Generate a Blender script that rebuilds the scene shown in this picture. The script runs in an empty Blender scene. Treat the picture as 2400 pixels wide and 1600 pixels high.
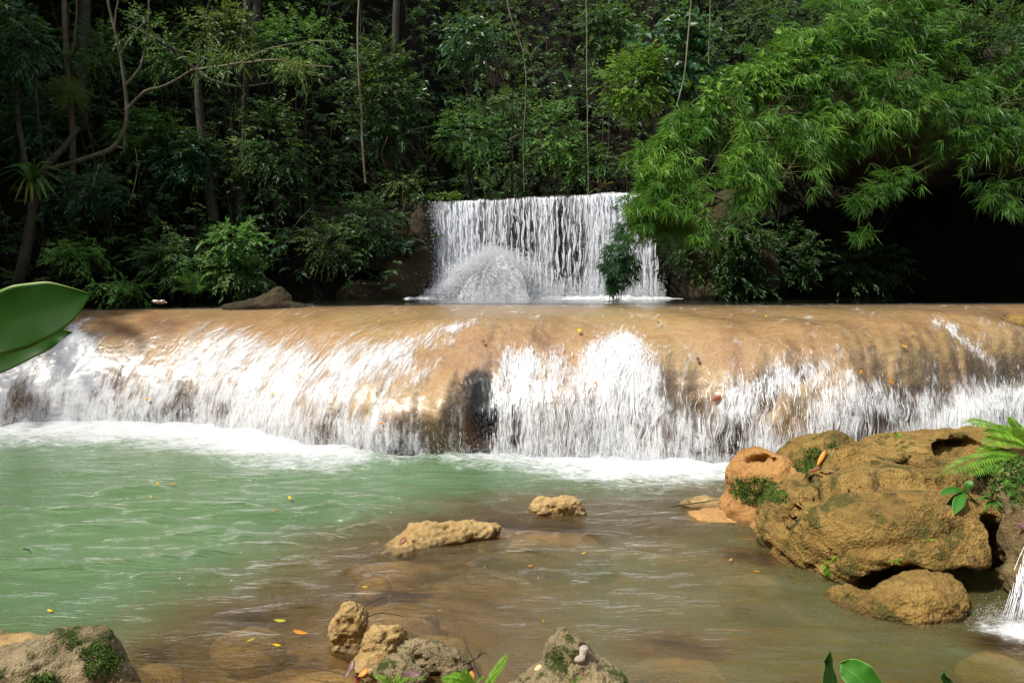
import bpy, math, random
import numpy as np
from math import radians

# ------------------------------------------------------------------ scene, camera, light
sc = bpy.context.scene
COL = sc.collection
PITCH = math.atan(145.0 / 1733.3)
CAM_H = 3.0
cam_d = bpy.data.cameras.new("camera")
cam_d.sensor_width = 36.0
cam_d.lens = 26.0
cam_d.clip_start = 0.05
cam_d.clip_end = 900.0
cam = bpy.data.objects.new("camera", cam_d)
COL.objects.link(cam)
cam.location = (0, 0, CAM_H)
cam.rotation_euler = (radians(90) - PITCH, 0, 0)
sc.camera = cam

SUN_ELEV, SUN_AZ = 57.0, -122.0      # azimuth clockwise from +Y (the view direction); negative = from the left
world = bpy.data.worlds.new("World")
sc.world = world
world.use_nodes = True
wn = world.node_tree
sky = wn.nodes.new("ShaderNodeTexSky")
sky.sky_type = 'NISHITA'
sky.sun_disc = False
sky.sun_elevation = radians(SUN_ELEV)
sky.sun_rotation = radians(SUN_AZ)
sky.air_density = 1.0
sky.dust_density = 3.5
sky.ozone_density = 1.0
bg = wn.nodes["Background"]
# broken white cloud over the whole sky
_tc = wn.nodes.new("ShaderNodeTexCoord"); _sep = wn.nodes.new("ShaderNodeSeparateXYZ"); wn.links.new(_tc.outputs['Generated'], _sep.inputs[0])
_add = wn.nodes.new("ShaderNodeMath"); _add.operation = 'ADD'; wn.links.new(_sep.outputs[2], _add.inputs[0]); _add.inputs[1].default_value = .25
_div = wn.nodes.new("ShaderNodeVectorMath"); _div.operation = 'DIVIDE'; wn.links.new(_tc.outputs['Generated'], _div.inputs[0])
_cmb = wn.nodes.new("ShaderNodeCombineXYZ")
for _k in range(3): wn.links.new(_add.outputs[0], _cmb.inputs[_k])
wn.links.new(_cmb.outputs[0], _div.inputs[1])
_cn = wn.nodes.new("ShaderNodeTexNoise"); _cn.inputs['Scale'].default_value = 2.6; _cn.inputs['Detail'].default_value = 6; wn.links.new(_div.outputs[0], _cn.inputs['Vector'])
_mr = wn.nodes.new("ShaderNodeMapRange"); _mr.interpolation_type = 'SMOOTHSTEP'; wn.links.new(_cn.outputs[0], _mr.inputs[0])
_mr.inputs[1].default_value = .38; _mr.inputs[2].default_value = .62; _mr.inputs[3].default_value = .1; _mr.inputs[4].default_value = .9
_mx = wn.nodes.new("ShaderNodeMix"); _mx.data_type = 'RGBA'; wn.links.new(_mr.outputs[0], _mx.inputs[0]); wn.links.new(sky.outputs[0], _mx.inputs[6]); _mx.inputs[7].default_value = (8.5, 8.7, 9.2, 1)
wn.links.new(_mx.outputs[2], bg.inputs[0])
bg.inputs[1].default_value = 0.13

sun_d = bpy.data.lights.new("sun", 'SUN')
sun_d.energy = 5.0
sun_d.angle = radians(1.5)
sun_d.color = (1.0, 0.95, 0.86)
sun = bpy.data.objects.new("sun", sun_d)
COL.objects.link(sun)
_e, _a = radians(SUN_ELEV), radians(SUN_AZ)
sdir = np.array([math.sin(_a) * math.cos(_e), math.cos(_a) * math.cos(_e), math.sin(_e)])
from mathutils import Vector
sun.rotation_euler = Vector(-sdir).to_track_quat('-Z', 'Y').to_euler()
sun.location = (-20, -5, 40)

sc.view_settings.view_transform = 'Standard'
sc.view_settings.look = 'None'
sc.view_settings.gamma = 1.0
sc.view_settings.use_curve_mapping = False
sc.view_settings.exposure = 0.1
cy = sc.cycles
cy.use_denoising = True
cy.max_bounces = 6
cy.diffuse_bounces = 3
cy.glossy_bounces = 3
cy.transmission_bounces = 4
cy.volume_bounces = 4
cy.transparent_max_bounces = 32
cy.caustics_reflective = False
cy.caustics_refractive = False
cy.sample_clamp_indirect = 4.0

# ------------------------------------------------------------------ maths helpers
rng = np.random.default_rng(11)
random.seed(5)
F_PX = 1733.3
CP, SP = math.cos(PITCH), math.sin(PITCH)

def at(px, py, Y):
    """photo pixel (2400x1600) and a depth in metres -> a point of the place"""
    xc = (px - 1200.0) / F_PX; yc = (800.0 - py) / F_PX
    t = Y / (CP + yc * SP)
    return np.array([xc * t, Y, CAM_H + (-SP + yc * CP) * t])

def on_level(px, py, z):
    xc = (px - 1200.0) / F_PX; yc = (800.0 - py) / F_PX
    t = (z - CAM_H) / (-SP + yc * CP)
    return np.array([xc * t, (CP + yc * SP) * t, z])

def to_px(P):
    P = np.asarray(P, float)
    d = P - np.array([0, 0, CAM_H])
    fwd = d[..., 1] * CP - d[..., 2] * SP
    up = d[..., 1] * SP + d[..., 2] * CP
    return 1200 + F_PX * d[..., 0] / fwd, 800 - F_PX * up / fwd

def unit(v):
    v = np.asarray(v, float)
    return v / np.maximum(np.linalg.norm(v, axis=-1, keepdims=True), 1e-9)

def sstep(a, b, x):
    t = np.clip((np.asarray(x, float) - a) / (b - a), 0, 1)
    return t * t * (3 - 2 * t)

_perm = np.concatenate([np.random.default_rng(3).permutation(256)] * 3)
_grad = unit(np.random.default_rng(4).normal(size=(256, 3)))

def perlin(P):
    P = np.asarray(P, float)
    i = np.floor(P).astype(np.int64); f = P - i; i &= 255
    u = f * f * f * (f * (f * 6 - 15) + 10)
    out = np.zeros(P.shape[:-1])
    for dx in (0, 1):
        wx = u[..., 0] if dx else 1 - u[..., 0]
        for dy in (0, 1):
            wy = u[..., 1] if dy else 1 - u[..., 1]
            for dz in (0, 1):
                wz = u[..., 2] if dz else 1 - u[..., 2]
                h = _perm[_perm[_perm[i[..., 0] + dx] + i[..., 1] + dy] + i[..., 2] + dz]
                g = _grad[h]
                out += wx * wy * wz * (g[..., 0] * (f[..., 0] - dx) + g[..., 1] * (f[..., 1] - dy) + g[..., 2] * (f[..., 2] - dz))
    return out * 1.6

def fbm(P, octv=4, gain=0.5, lac=2.03):
    P = np.asarray(P, float); a = 1.0; s = 0.0; tot = 0.0
    for k in range(octv):
        s = s + a * perlin(P + 17.3 * k); tot += a
        P = P * lac; a *= gain
    return s / tot

def noise1(x, seed=0.0, octv=3):
    x = np.asarray(x, float)
    return fbm(np.stack([x, np.full_like(x, seed + .37), np.full_like(x, .71)], -1), octv)

def smooth1(a, n):
    k = np.hanning(2 * n + 3)[1:-1]; k /= k.sum()
    return np.convolve(np.pad(a, n, mode='edge'), k, mode='valid')

# ------------------------------------------------------------------ object helpers
def new_mesh(name, V, F, mat=None, smooth=True, attrs=None, uv=None):
    """V (n,3); F an (m,k) array or a list of such arrays; attrs: point floats; uv: point (n,2)"""
    V = np.asarray(V, np.float32)
    Fs = F if isinstance(F, list) else [F]
    Fs = [np.asarray(f, np.int32) for f in Fs if len(f)]
    me = bpy.data.meshes.new(name)
    me.vertices.add(len(V)); me.vertices.foreach_set('co', V.ravel())
    loops = np.concatenate([f.ravel() for f in Fs])
    tot = np.concatenate([np.full(len(f), f.shape[1], np.int32) for f in Fs])
    start = np.concatenate([[0], np.cumsum(tot)[:-1]]).astype(np.int32)
    me.loops.add(len(loops)); me.loops.foreach_set('vertex_index', loops)
    me.polygons.add(len(tot))
    me.polygons.foreach_set('loop_start', start); me.polygons.foreach_set('loop_total', tot)
    if uv is not None:
        l = me.uv_layers.new(name='flow')
        l.data.foreach_set('uv', np.asarray(uv, np.float32)[loops].ravel())
    for k, a in (attrs or {}).items():
        at_ = me.attributes.new(k, 'FLOAT', 'POINT')
        at_.data.foreach_set('value', np.asarray(a, np.float32).ravel())
    me.update(calc_edges=True)
    me.polygons.foreach_set('use_smooth', np.full(len(tot), bool(smooth)))
    if mat is not None: me.materials.append(mat)
    me.validate()
    return me

def obj(name, me, parent=None, loc=None):
    o = bpy.data.objects.new(name, me); COL.objects.link(o)
    if parent is not None: o.parent = parent
    if loc is not None: o.location = loc
    return o

def tag(o, label=None, cat=None, group=None, kind=None):
    if label: o['label'] = label
    if cat: o['category'] = cat
    if group: o['group'] = group
    if kind: o['kind'] = kind
    return o

def thing(name, label, cat, loc=(0, 0, 0), group=None):
    o = bpy.data.objects.new(name, None); COL.objects.link(o)
    o.location = tuple(float(c) for c in loc); o.empty_display_size = 0.2
    return tag(o, label, cat, group)

def part(name, V, F, mat, parent, smooth=True, attrs=None, uv=None, kind=None, label=None):
    V = np.asarray(V, float) - np.array(parent.location)
    o = obj(name, new_mesh(name, V, F, mat, smooth, attrs, uv), parent)
    return tag(o, label, None, None, kind)

def single(name, V, F, mat, label, cat, group=None, base=None, **k):
    V = np.asarray(V, float)
    if base is None: base = np.array([V[:, 0].mean(), V[:, 1].mean(), V[:, 2].min()])
    kind = k.pop('kind', None)
    o = obj(name, new_mesh(name, V - base, F, mat, **k), None, tuple(base))
    return tag(o, label, cat, group, kind)

def grid_faces(nr, nc):
    r = np.arange(nr - 1)[:, None] * nc; c = np.arange(nc - 1)[None, :]
    a = (r + c).ravel()
    return np.stack([a, a + 1, a + nc + 1, a + nc], -1)

def join(parts):
    Vs, Fs, T, off = [], {}, [], 0
    for V, F, *rest in parts:
        Vs.append(V)
        for f in (F if isinstance(F, list) else [F]):
            f = np.asarray(f)
            if len(f): Fs.setdefault(f.shape[1], []).append(f + off)
        if rest: T.append(rest[0])
        off += len(V)
    return np.concatenate(Vs), [np.concatenate(v) for v in Fs.values()], (np.concatenate(T) if T else None)

def spline(pts, n):
    """Catmull-Rom through points"""
    P = np.asarray(pts, float)
    P = np.concatenate([[2 * P[0] - P[1]], P, [2 * P[-1] - P[-2]]])
    m = len(P) - 3
    t = np.linspace(0, m - 1e-6, n); i = t.astype(int); f = (t - i)[:, None]
    a, b, c, d = P[i], P[i + 1], P[i + 2], P[i + 3]
    return 0.5 * (2 * b + (c - a) * f + (2 * a - 5 * b + 4 * c - d) * f ** 2 + (3 * b - a - 3 * c + d) * f ** 3)

def tube(pts, r0, r1, n=14, sides=6, wob=0.0, seed=0, power=1.0, resample=True):
    C = spline(pts, n) if resample else np.asarray(pts, float)
    n = len(C)
    if wob: C = C + wob * np.stack([noise1(np.linspace(0, 4, n), seed + k) for k in (1.3, 5.1, 9.7)], -1)
    T = unit(np.gradient(C, axis=0))
    ref = np.array([0.13, 1.0, 0.21]); ref = np.where(np.abs(T @ unit(ref))[:, None] > .9, np.array([1.0, .1, .2]), ref)
    A = unit(np.cross(T, ref)); B = np.cross(T, A)
    R = (r0 + (r1 - r0) * np.linspace(0, 1, n) ** power)[:, None, None]
    ang = np.linspace(0, 2 * math.pi, sides, endpoint=False)
    V = C[:, None] + R * (A[:, None] * np.cos(ang)[None, :, None] + B[:, None] * np.sin(ang)[None, :, None])
    r = np.arange(n - 1)[:, None] * sides; c = np.arange(sides)[None, :]; c2 = (c + 1) % sides
    F = np.stack([r + c, r + c2, r + c2 + sides, r + c + sides], -1).reshape(-1, 4)
    return V.reshape(-1, 3), F

def surface_nets(fn, lo, hi, h):
    lo = np.asarray(lo, float); hi = np.asarray(hi, float)
    n = np.ceil((hi - lo) / h).astype(int) + 1
    ax = [lo[k] + h * np.arange(n[k]) for k in range(3)]
    G = np.stack(np.meshgrid(*ax, indexing='ij'), -1)
    f = fn(G)
    s = f < 0
    c = n - 1
    acc = np.zeros((*c, 3)); cnt = np.zeros(tuple(c))
    def sl(o): return tuple(slice(o[k], o[k] + c[k]) for k in range(3))
    for axis in range(3):
        others = [k for k in range(3) if k != axis]
        for a in (0, 1):
            for b in (0, 1):
                o0 = [0, 0, 0]; o0[others[0]] = a; o0[others[1]] = b
                o1 = list(o0); o1[axis] = 1
                f0, f1 = f[sl(o0)], f[sl(o1)]
                m = (f0 < 0) != (f1 < 0)
                t = np.where(m, f0 / np.where(m, f0 - f1, 1), 0)
                p = np.array(o0, float)[None, None, None] + np.zeros((*c, 3)); p[..., axis] = t
                acc += np.where(m[..., None], p, 0); cnt += m
    act = cnt > 0
    idx = -np.ones(tuple(c), int); idx[act] = np.arange(act.sum())
    cell = np.stack(np.meshgrid(*[np.arange(k) for k in c], indexing='ij'), -1)
    V = lo + h * (cell[act] + acc[act] / cnt[act][:, None])
    quads = []
    for axis in range(3):
        o = [k for k in range(3) if k != axis]
        s0 = [slice(1, c[k]) for k in range(3)]; s1 = list(s0)
        s0[axis] = slice(0, c[axis]); s1[axis] = slice(1, c[axis] + 1)
        a, b = s[tuple(s0)], s[tuple(s1)]
        I = np.argwhere(a != b)
        if not len(I): continue
        inside = a[tuple(I.T)]
        off = np.ones(3, int); off[axis] = 0
        I = I + off
        e1 = np.zeros(3, int); e1[o[0]] = 1
        e2 = np.zeros(3, int); e2[o[1]] = 1
        q = np.stack([idx[tuple((I - d).T)] for d in (e1 + e2, e2, 0 * e1, e1)], -1)
        flip = inside if axis != 1 else ~inside
        q[~flip] = q[~flip][:, ::-1]
        quads.append(q[(q >= 0).all(1)])
    return V, np.concatenate(quads)

def ell(P, c, r, rotz=0.0, tilt=0.0):
    d = P - np.asarray(c, float)
    if rotz:
        cz, sz = math.cos(-rotz), math.sin(-rotz)
        d = np.stack([d[..., 0] * cz - d[..., 1] * sz, d[..., 0] * sz + d[..., 1] * cz, d[..., 2]], -1)
    if tilt:
        ct, st = math.cos(-tilt), math.sin(-tilt)
        d = np.stack([d[..., 0] * ct + d[..., 2] * st, d[..., 1], -d[..., 0] * st + d[..., 2] * ct], -1)
    r = np.asarray(r, float)
    k0 = np.linalg.norm(d / r, axis=-1); k1 = np.linalg.norm(d / r ** 2, axis=-1)
    return k0 * (k0 - 1) / np.maximum(k1, 1e-6)

def smin(a, b, k):
    h = np.clip(0.5 + 0.5 * (b - a) / k, 0, 1)
    return b + (a - b) * h - k * h * (1 - h)

def smax(a, b, k): return -smin(-a, -b, k)

def vert_normals(V, F):
    n = np.zeros_like(V)
    fn_ = np.cross(V[F[:, 2]] - V[F[:, 0]], V[F[:, 3 if F.shape[1] > 3 else 1]] - V[F[:, 1 if F.shape[1] > 3 else 0]])
    for k in range(F.shape[1]): np.add.at(n, F[:, k], fn_)
    return unit(n)

def rock_mesh(blobs, h=0.03, k=0.12, rough=0.05, freq=2.2, cuts=(), seed=0, pit=0.0, floor=None, layers=0.0):
    """rock as a smooth union of ellipsoids minus holes, roughened by noise"""
    cs = np.array([b[0] for b in blobs], float); rs = np.array([np.max(b[1]) for b in blobs], float)
    lo = (cs - rs[:, None]).min(0) - .2; hi = (cs + rs[:, None]).max(0) + .2
    if floor is not None: lo[2] = max(lo[2], floor)
    def fn(P):
        d = None
        for b in blobs:
            e = ell(P, *b)
            d = e if d is None else smin(d, e, k)
        for b in cuts: d = smax(d, -ell(P, *b), 0.06)
        m = np.abs(d) < rough * 2.2 + 2 * h
        d[m] += rough * 1.7 * fbm(P[m] * freq + seed, 3)
        if floor is not None: d = np.maximum(d, (floor + h * 1.5) - P[..., 2])
        return d
    V, F = surface_nets(fn, lo, hi, h)
    n = vert_normals(V, F)
    dsp = rough * .55 * fbm(V * freq * 4.3 + seed, 4, .6)
    if pit:
        q = perlin(V * np.array([16, 16, 22.]) + seed)
        dsp = dsp - pit * sstep(.05, .5, q)
    if layers:
        q = V[:, 2] * 5.5 + V[:, 0] * 1.1 - V[:, 1] * .8 + 1.6 * fbm(V * 1.1 + seed, 3)
        dsp = dsp + layers * (1 - 2 * np.abs(perlin(np.stack([q, 0 * q + 2.2, 0 * q], -1)))) ** 3 * -1.0
    # normal orientation: outward means away from the inside
    c = V.mean(0)
    sgn = 1.0 if (n * (V - c)).sum() > 0 else -1.0
    if sgn < 0: F = F[:, ::-1]
    return V + (n * sgn) * dsp[:, None], F

# ------------------------------------------------------------------ material helpers
def nd(nt, t, props=None, **ins):
    n = nt.nodes.new('ShaderNode' + t)
    for k, v in (props or {}).items(): setattr(n, k, v)
    for k, v in ins.items():
        key = int(k[1:]) if k[0] == 'i' and k[1:].isdigit() else k.replace('_', ' ')
        s = n.inputs[key]
        if isinstance(v, bpy.types.NodeSocket): nt.links.new(v, s)
        else:
            if s.type == 'RGBA' and len(v) == 3: v = (*v, 1)
            s.default_value = v
    return n

def mat_new(name):
    m = bpy.data.materials.new(name); m.use_nodes = True
    nt = m.node_tree
    for n in list(nt.nodes): nt.nodes.remove(n)
    out = nt.nodes.new('ShaderNodeOutputMaterial')
    return m, nt, out

def mth(nt, op, a, b=0.0, c=0.0, clamp=False):
    return nd(nt, 'Math', {'operation': op, 'use_clamp': clamp}, i0=a, i1=b, i2=c).outputs[0]

def rmp(nt, fac, stops, interp='LINEAR'):
    n = nd(nt, 'ValToRGB', None, Fac=fac); r = n.color_ramp; r.interpolation = interp
    while len(r.elements) < len(stops): r.elements.new(0.5)
    for e, (p, c) in zip(r.elements, stops):
        e.position = p; e.color = (*c, 1) if len(c) == 3 else c
    return n.outputs[0]

def mixc(nt, fac, a, b, blend='MIX'):
    n = nt.nodes.new('ShaderNodeMix'); n.data_type = 'RGBA'; n.blend_type = blend
    for key, v in (('Factor', fac), ('A', a), ('B', b)):
        s = [x for x in n.inputs if x.name == key and (x.type == 'RGBA' or (key == 'Factor' and x.type == 'VALUE'))][0]
        if isinstance(v, bpy.types.NodeSocket): nt.links.new(v, s)
        else: s.default_value = (*v, 1) if (hasattr(v, '__len__') and len(v) == 3) else v
    return [o for o in n.outputs if o.type == 'RGBA'][0]

def mapr(nt, v, a, b, c=0.0, d=1.0, smooth=True):
    return nd(nt, 'MapRange', {'interpolation_type': 'SMOOTHSTEP' if smooth else 'LINEAR'}, i0=v, i1=a, i2=b, i3=c, i4=d).outputs[0]

def coords(nt, scale=(1, 1, 1), kind='Object'):
    if kind == 'UV':
        s = nd(nt, 'UVMap', {'uv_map': 'flow'}).outputs[0]
    elif kind == 'World':
        s = nd(nt, 'NewGeometry').outputs['Position']
    else:
        s = nd(nt, 'TexCoord').outputs[kind]
    return nd(nt, 'Mapping', None, Vector=s, Scale=scale).outputs[0]

def noi(nt, vec, scale, detail=4.0, rough=0.55, dist=0.0):
    return nd(nt, 'TexNoise', None, Vector=vec, Scale=scale, Detail=detail, Roughness=rough, Distortion=dist).outputs[0]

def attr(nt, name):
    return nd(nt, 'Attribute', {'attribute_name': name}).outputs['Fac']

def bump(nt, h, strength, dist, normal=None):
    k = dict(Height=h, Strength=strength, Distance=dist)
    if normal is not None: k['Normal'] = normal
    return nd(nt, 'Bump', None, **k).outputs[0]

def link_surface(nt, out, s): nt.links.new(s, out.inputs['Surface'])

def leaf_material(name, dark, mid, light, trans=0.25, rough=0.48, spec=0.28):
    m, nt, out = mat_new(name)
    t = attr(nt, 'tint')
    col = rmp(nt, t, [(0.0, dark), (0.55, mid), (1.0, light)])
    p = nd(nt, 'BsdfPrincipled', None, Base_Color=col, Roughness=rough)
    p.inputs['Specular IOR Level'].default_value = spec
    tr = nd(nt, 'BsdfTranslucent', None, Color=mixc(nt, .5, col, (0.25, 0.42, 0.03), 'MIX'))
    mx = nd(nt, 'MixShader', None, Fac=trans, i1=p.outputs[0], i2=tr.outputs[0])
    link_surface(nt, out, mx.outputs[0])
    return m

def bark_material(name, a, b, moss=(0.03, 0.045, 0.012), mossy=0.3):
    m, nt, out = mat_new(name)
    v = coords(nt, (1, 1, .25), 'World')
    n1 = noi(nt, v, 22, 5, .65); n2 = noi(nt, coords(nt, (1, 1, 1), 'World'), 3.0, 3)
    col = rmp(nt, n1, [(.3, a), (.7, b)])
    col = mixc(nt, mapr(nt, n2, .62 - mossy * .4, .75 - mossy * .2), col, moss)
    p = nd(nt, 'BsdfPrincipled', None, Base_Color=col, Roughness=.85, Normal=bump(nt, n1, .6, .03))
    link_surface(nt, out, p.outputs[0])
    return m

def rock_material(name, stops, moss=None, moss_amt=0.0, scale=1.0, bumpd=0.03, wet=0.0, stain=(0.06, 0.04, 0.02), stain_amt=0.3, up_moss=0.0, streak=None, wetline=False):
    m, nt, out = mat_new(name)
    w = coords(nt, (1, 1, 1), 'World')
    big = noi(nt, w, 1.3 * scale, 4, .6, .4)
    midn = noi(nt, w, 7 * scale, 6, .65)
    fine = noi(nt, w, 42 * scale, 5, .7)
    f = mth(nt, 'ADD', mth(nt, 'MULTIPLY', big, .55), mth(nt, 'MULTIPLY', midn, .45))
    col = rmp(nt, f, stops)
    col = mixc(nt, mth(nt, 'MULTIPLY', mapr(nt, fine, .35, .62, 1, 0), .5), col, mixc(nt, .6, col, stain))
    st = noi(nt, coords(nt, (1.0, 1.0, .8), 'World'), 2.6 * scale, 6, .7, 1.0)
    col = mixc(nt, mapr(nt, st, .62 - .2 * stain_amt, .72 - .1 * stain_amt, 0, .8), col, stain)
    if streak is not None:
        sv = noi(nt, coords(nt, (1.0, 1.0, 4.5), 'World'), 4.0 * scale, 5, .6, .6)
        col = mixc(nt, mapr(nt, sv, .5, .68, 0, .65), col, streak)
    if moss is not None:
        mn = noi(nt, w, 3.1 * scale, 7, .72, .3)
        nz = nd(nt, 'SeparateXYZ', None, Vector=nd(nt, 'NewGeometry').outputs['Normal']).outputs[2]
        mf = mth(nt, 'ADD', mn, mth(nt, 'MULTIPLY', nz, up_moss))
        col = mixc(nt, mapr(nt, mf, .66 - .3 * moss_amt, .74 - .25 * moss_amt), col,
                   mixc(nt, fine, mixc(nt, .5, moss, (0.01, 0.02, 0.004)), moss))
    rgh = .85 - .5 * wet
    if wetline:      # splashed, dark and glossy just above the water level
        zz_ = nd(nt, 'SeparateXYZ', None, Vector=nd(nt, 'NewGeometry').outputs['Position']).outputs[2]
        wl_ = mapr(nt, mth(nt, 'ADD', zz_, mth(nt, 'MULTIPLY', mth(nt, 'SUBTRACT', midn, .5), .16)), .075, .02)
        col = mixc(nt, mth(nt, 'MULTIPLY', wl_, .6), col, mixc(nt, .85, col, (0.05, 0.028, 0.012)))
        rgh = mth(nt, 'SUBTRACT', rgh, mth(nt, 'MULTIPLY', wl_, .45))
    hgt = mth(nt, 'ADD', mth(nt, 'MULTIPLY', midn, .55), mth(nt, 'MULTIPLY', fine, .3))
    vor = nd(nt, 'TexVoronoi', None, Vector=w, Scale=34 * scale).outputs['Distance']
    hgt = mth(nt, 'ADD', hgt, mth(nt, 'MULTIPLY', vor, .25))
    p = nd(nt, 'BsdfPrincipled', None, Base_Color=col, Roughness=rgh, Normal=bump(nt, hgt, 1.0, bumpd))
    p.inputs['Specular IOR Level'].default_value = .3 + .3 * wet
    link_surface(nt, out, p.outputs[0])
    return m

def foam_bsdf(nt, normal=None, tint=(0.86, 0.88, 0.9)):
    # a froth of drops scatters like a heap of little spheres: its shading normal leans to the open sky
    nn_ = normal if normal is not None else nd(nt, 'NewGeometry').outputs['Normal']
    sc_ = nd(nt, 'VectorMath', {'operation': 'SCALE'}, i0=nn_, Scale=.55).outputs[0]
    ad_ = nd(nt, 'VectorMath', {'operation': 'ADD'}, i0=sc_, i1=(0, 0, .6)).outputs[0]
    k = {'Color': tint, 'Roughness': .6, 'Normal': nd(nt, 'VectorMath', {'operation': 'NORMALIZE'}, i0=ad_).outputs[0]}
    d = nd(nt, 'BsdfDiffuse', None, **k)
    t = nd(nt, 'BsdfTranslucent', None, Color=(0.85, 0.9, 0.93))
    a = nd(nt, 'MixShader', None, Fac=.35, i1=d.outputs[0], i2=t.outputs[0])
    g = nd(nt, 'BsdfGlossy', None, Color=(1, 1, 1), Roughness=.25)
    return nd(nt, 'MixShader', None, Fac=.06, i1=a.outputs[0], i2=g.outputs[0]).outputs[0]
# ------------------------------------------------------------------ materials of the setting
M = {}
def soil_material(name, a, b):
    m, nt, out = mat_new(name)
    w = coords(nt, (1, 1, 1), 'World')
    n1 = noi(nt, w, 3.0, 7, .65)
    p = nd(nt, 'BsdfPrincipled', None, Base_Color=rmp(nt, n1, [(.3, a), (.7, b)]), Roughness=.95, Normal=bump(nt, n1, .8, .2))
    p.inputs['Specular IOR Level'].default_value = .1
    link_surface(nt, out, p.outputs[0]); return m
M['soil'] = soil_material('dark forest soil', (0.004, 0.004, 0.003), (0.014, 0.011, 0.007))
M['bed'] = soil_material('silty pool bed', (0.22, 0.12, 0.04), (0.38, 0.22, 0.085))
M['bank'] = soil_material('leaf litter bank', (0.05, 0.03, 0.015), (0.12, 0.075, 0.035))

def travertine():
    m, nt, out = mat_new('wet travertine')
    w = coords(nt, (1, 1, 1), 'World')
    big = noi(nt, w, .55, 4, .6, .5); midn = noi(nt, w, 4.0, 6, .65); fine = noi(nt, w, 30, 5, .7)
    f = mth(nt, 'ADD', mth(nt, 'MULTIPLY', big, .7), mth(nt, 'MULTIPLY', midn, .3))
    col = rmp(nt, f, [(.30, (0.27, 0.14, 0.06)), (.42, (0.44, 0.24, 0.10)), (.52, (0.54, 0.32, 0.14)), (.63, (0.52, 0.345, 0.145)), (.75, (0.42, 0.30, 0.13))])
    col = mixc(nt, attr(nt, 'algae'), col, (0.38, 0.29, 0.075))
    col = mixc(nt, attr(nt, 'red_brown'), col, (0.17, 0.075, 0.03))
    col = mixc(nt, mth(nt, 'MULTIPLY', mapr(nt, fine, .38, .6, 1, 0), .45), col, (0.14, 0.065, 0.025))
    h = mth(nt, 'ADD', mth(nt, 'MULTIPLY', midn, .6), mth(nt, 'MULTIPLY', fine, .35))
    p = nd(nt, 'BsdfPrincipled', None, Base_Color=col, Roughness=.4, Normal=bump(nt, h, .9, .05))
    link_surface(nt, out, p.outputs[0]); return m
M['travertine'] = travertine()

def flow_water(name, su, sv, fine_u, fine_v, k=1.35, lo=.22, hi=.86, film=1.0, tint=(0.86, 0.88, 0.9), bd=.012):
    """thin running water: clear film broken by white streaks where the foam attribute is high"""
    m, nt, out = mat_new(name)
    a = noi(nt, coords(nt, (su, sv, 1), 'UV'), 1.0, 4, .6, .5)
    b = noi(nt, coords(nt, (fine_u, fine_v, 1), 'UV'), 1.0, 5, .7, .8)
    c = noi(nt, coords(nt, (su * .22, sv * .35, 1), 'UV'), 1.0, 3, .5, .3)
    rg = mth(nt, 'SUBTRACT', 1.0, mth(nt, 'MULTIPLY', mth(nt, 'ABSOLUTE', mth(nt, 'SUBTRACT', b, .5)), 5.0))
    s = mth(nt, 'ADD', mth(nt, 'ADD', mth(nt, 'MULTIPLY', a, .42), mth(nt, 'MULTIPLY', rg, .16)), mth(nt, 'MULTIPLY', c, .42))
    t = mth(nt, 'ADD', attr(nt, 'foam'), mth(nt, 'MULTIPLY', mth(nt, 'SUBTRACT', s, .515), k * 2.2))
    veil = mth(nt, 'MULTIPLY', mapr(nt, b, .50, .66), mth(nt, 'ADD', .16, mth(nt, 'MULTIPLY', attr(nt, 'foam'), .45)))
    mask = mth(nt, 'MAXIMUM', mapr(nt, t, lo, hi), veil)
    hgt = mth(nt, 'ADD', mth(nt, 'MULTIPLY', b, .7), mth(nt, 'MULTIPLY', a, .5))
    nrm = bump(nt, hgt, .8, bd)
    tr = nd(nt, 'BsdfTransparent', None, Color=(.96, .97, .95))
    gl = nd(nt, 'BsdfGlossy', None, Color=(1, 1, 1), Roughness=.12, Normal=nrm)
    fr = nd(nt, 'Fresnel', None, IOR=1.45, Normal=nrm).outputs[0]
    filmb = nd(nt, 'MixShader', None, Fac=mth(nt, 'MULTIPLY', fr, film), i1=tr.outputs[0], i2=gl.outputs[0])
    fm = foam_bsdf(nt, nrm, tint)
    mx = nd(nt, 'MixShader', None, Fac=mask, i1=filmb.outputs[0], i2=fm)
    link_surface(nt, out, mx.outputs[0]); return m
M['cascade_water'] = flow_water('running cascade water', 12, 3.2, 44, 18)
M['curtain_water'] = flow_water('falling curtain water', 7, .30, 22, 9, k=1.0, tint=(0.88, 0.90, 0.94))

def foam_mat(name, tint=(0.86, 0.88, 0.9)):
    m, nt, out = mat_new(name); link_surface(nt, out, foam_bsdf(nt, None, tint)); return m
M['white_water'] = foam_mat('white water')
M['threads'] = foam_mat('falling threads', (0.86, 0.88, 0.93))
def spray_mat():
    m, nt, out = mat_new('spray drops')        # clear drops: half the light goes straight on
    f = foam_bsdf(nt, None, (0.95, 0.96, 1.0)); t = nd(nt, 'BsdfTransparent', None, Color=(1, 1, 1))
    link_surface(nt, out, nd(nt, 'MixShader', None, Fac=.55, i1=t.outputs[0], i2=f).outputs[0]); return m
M['spray'] = spray_mat()

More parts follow.
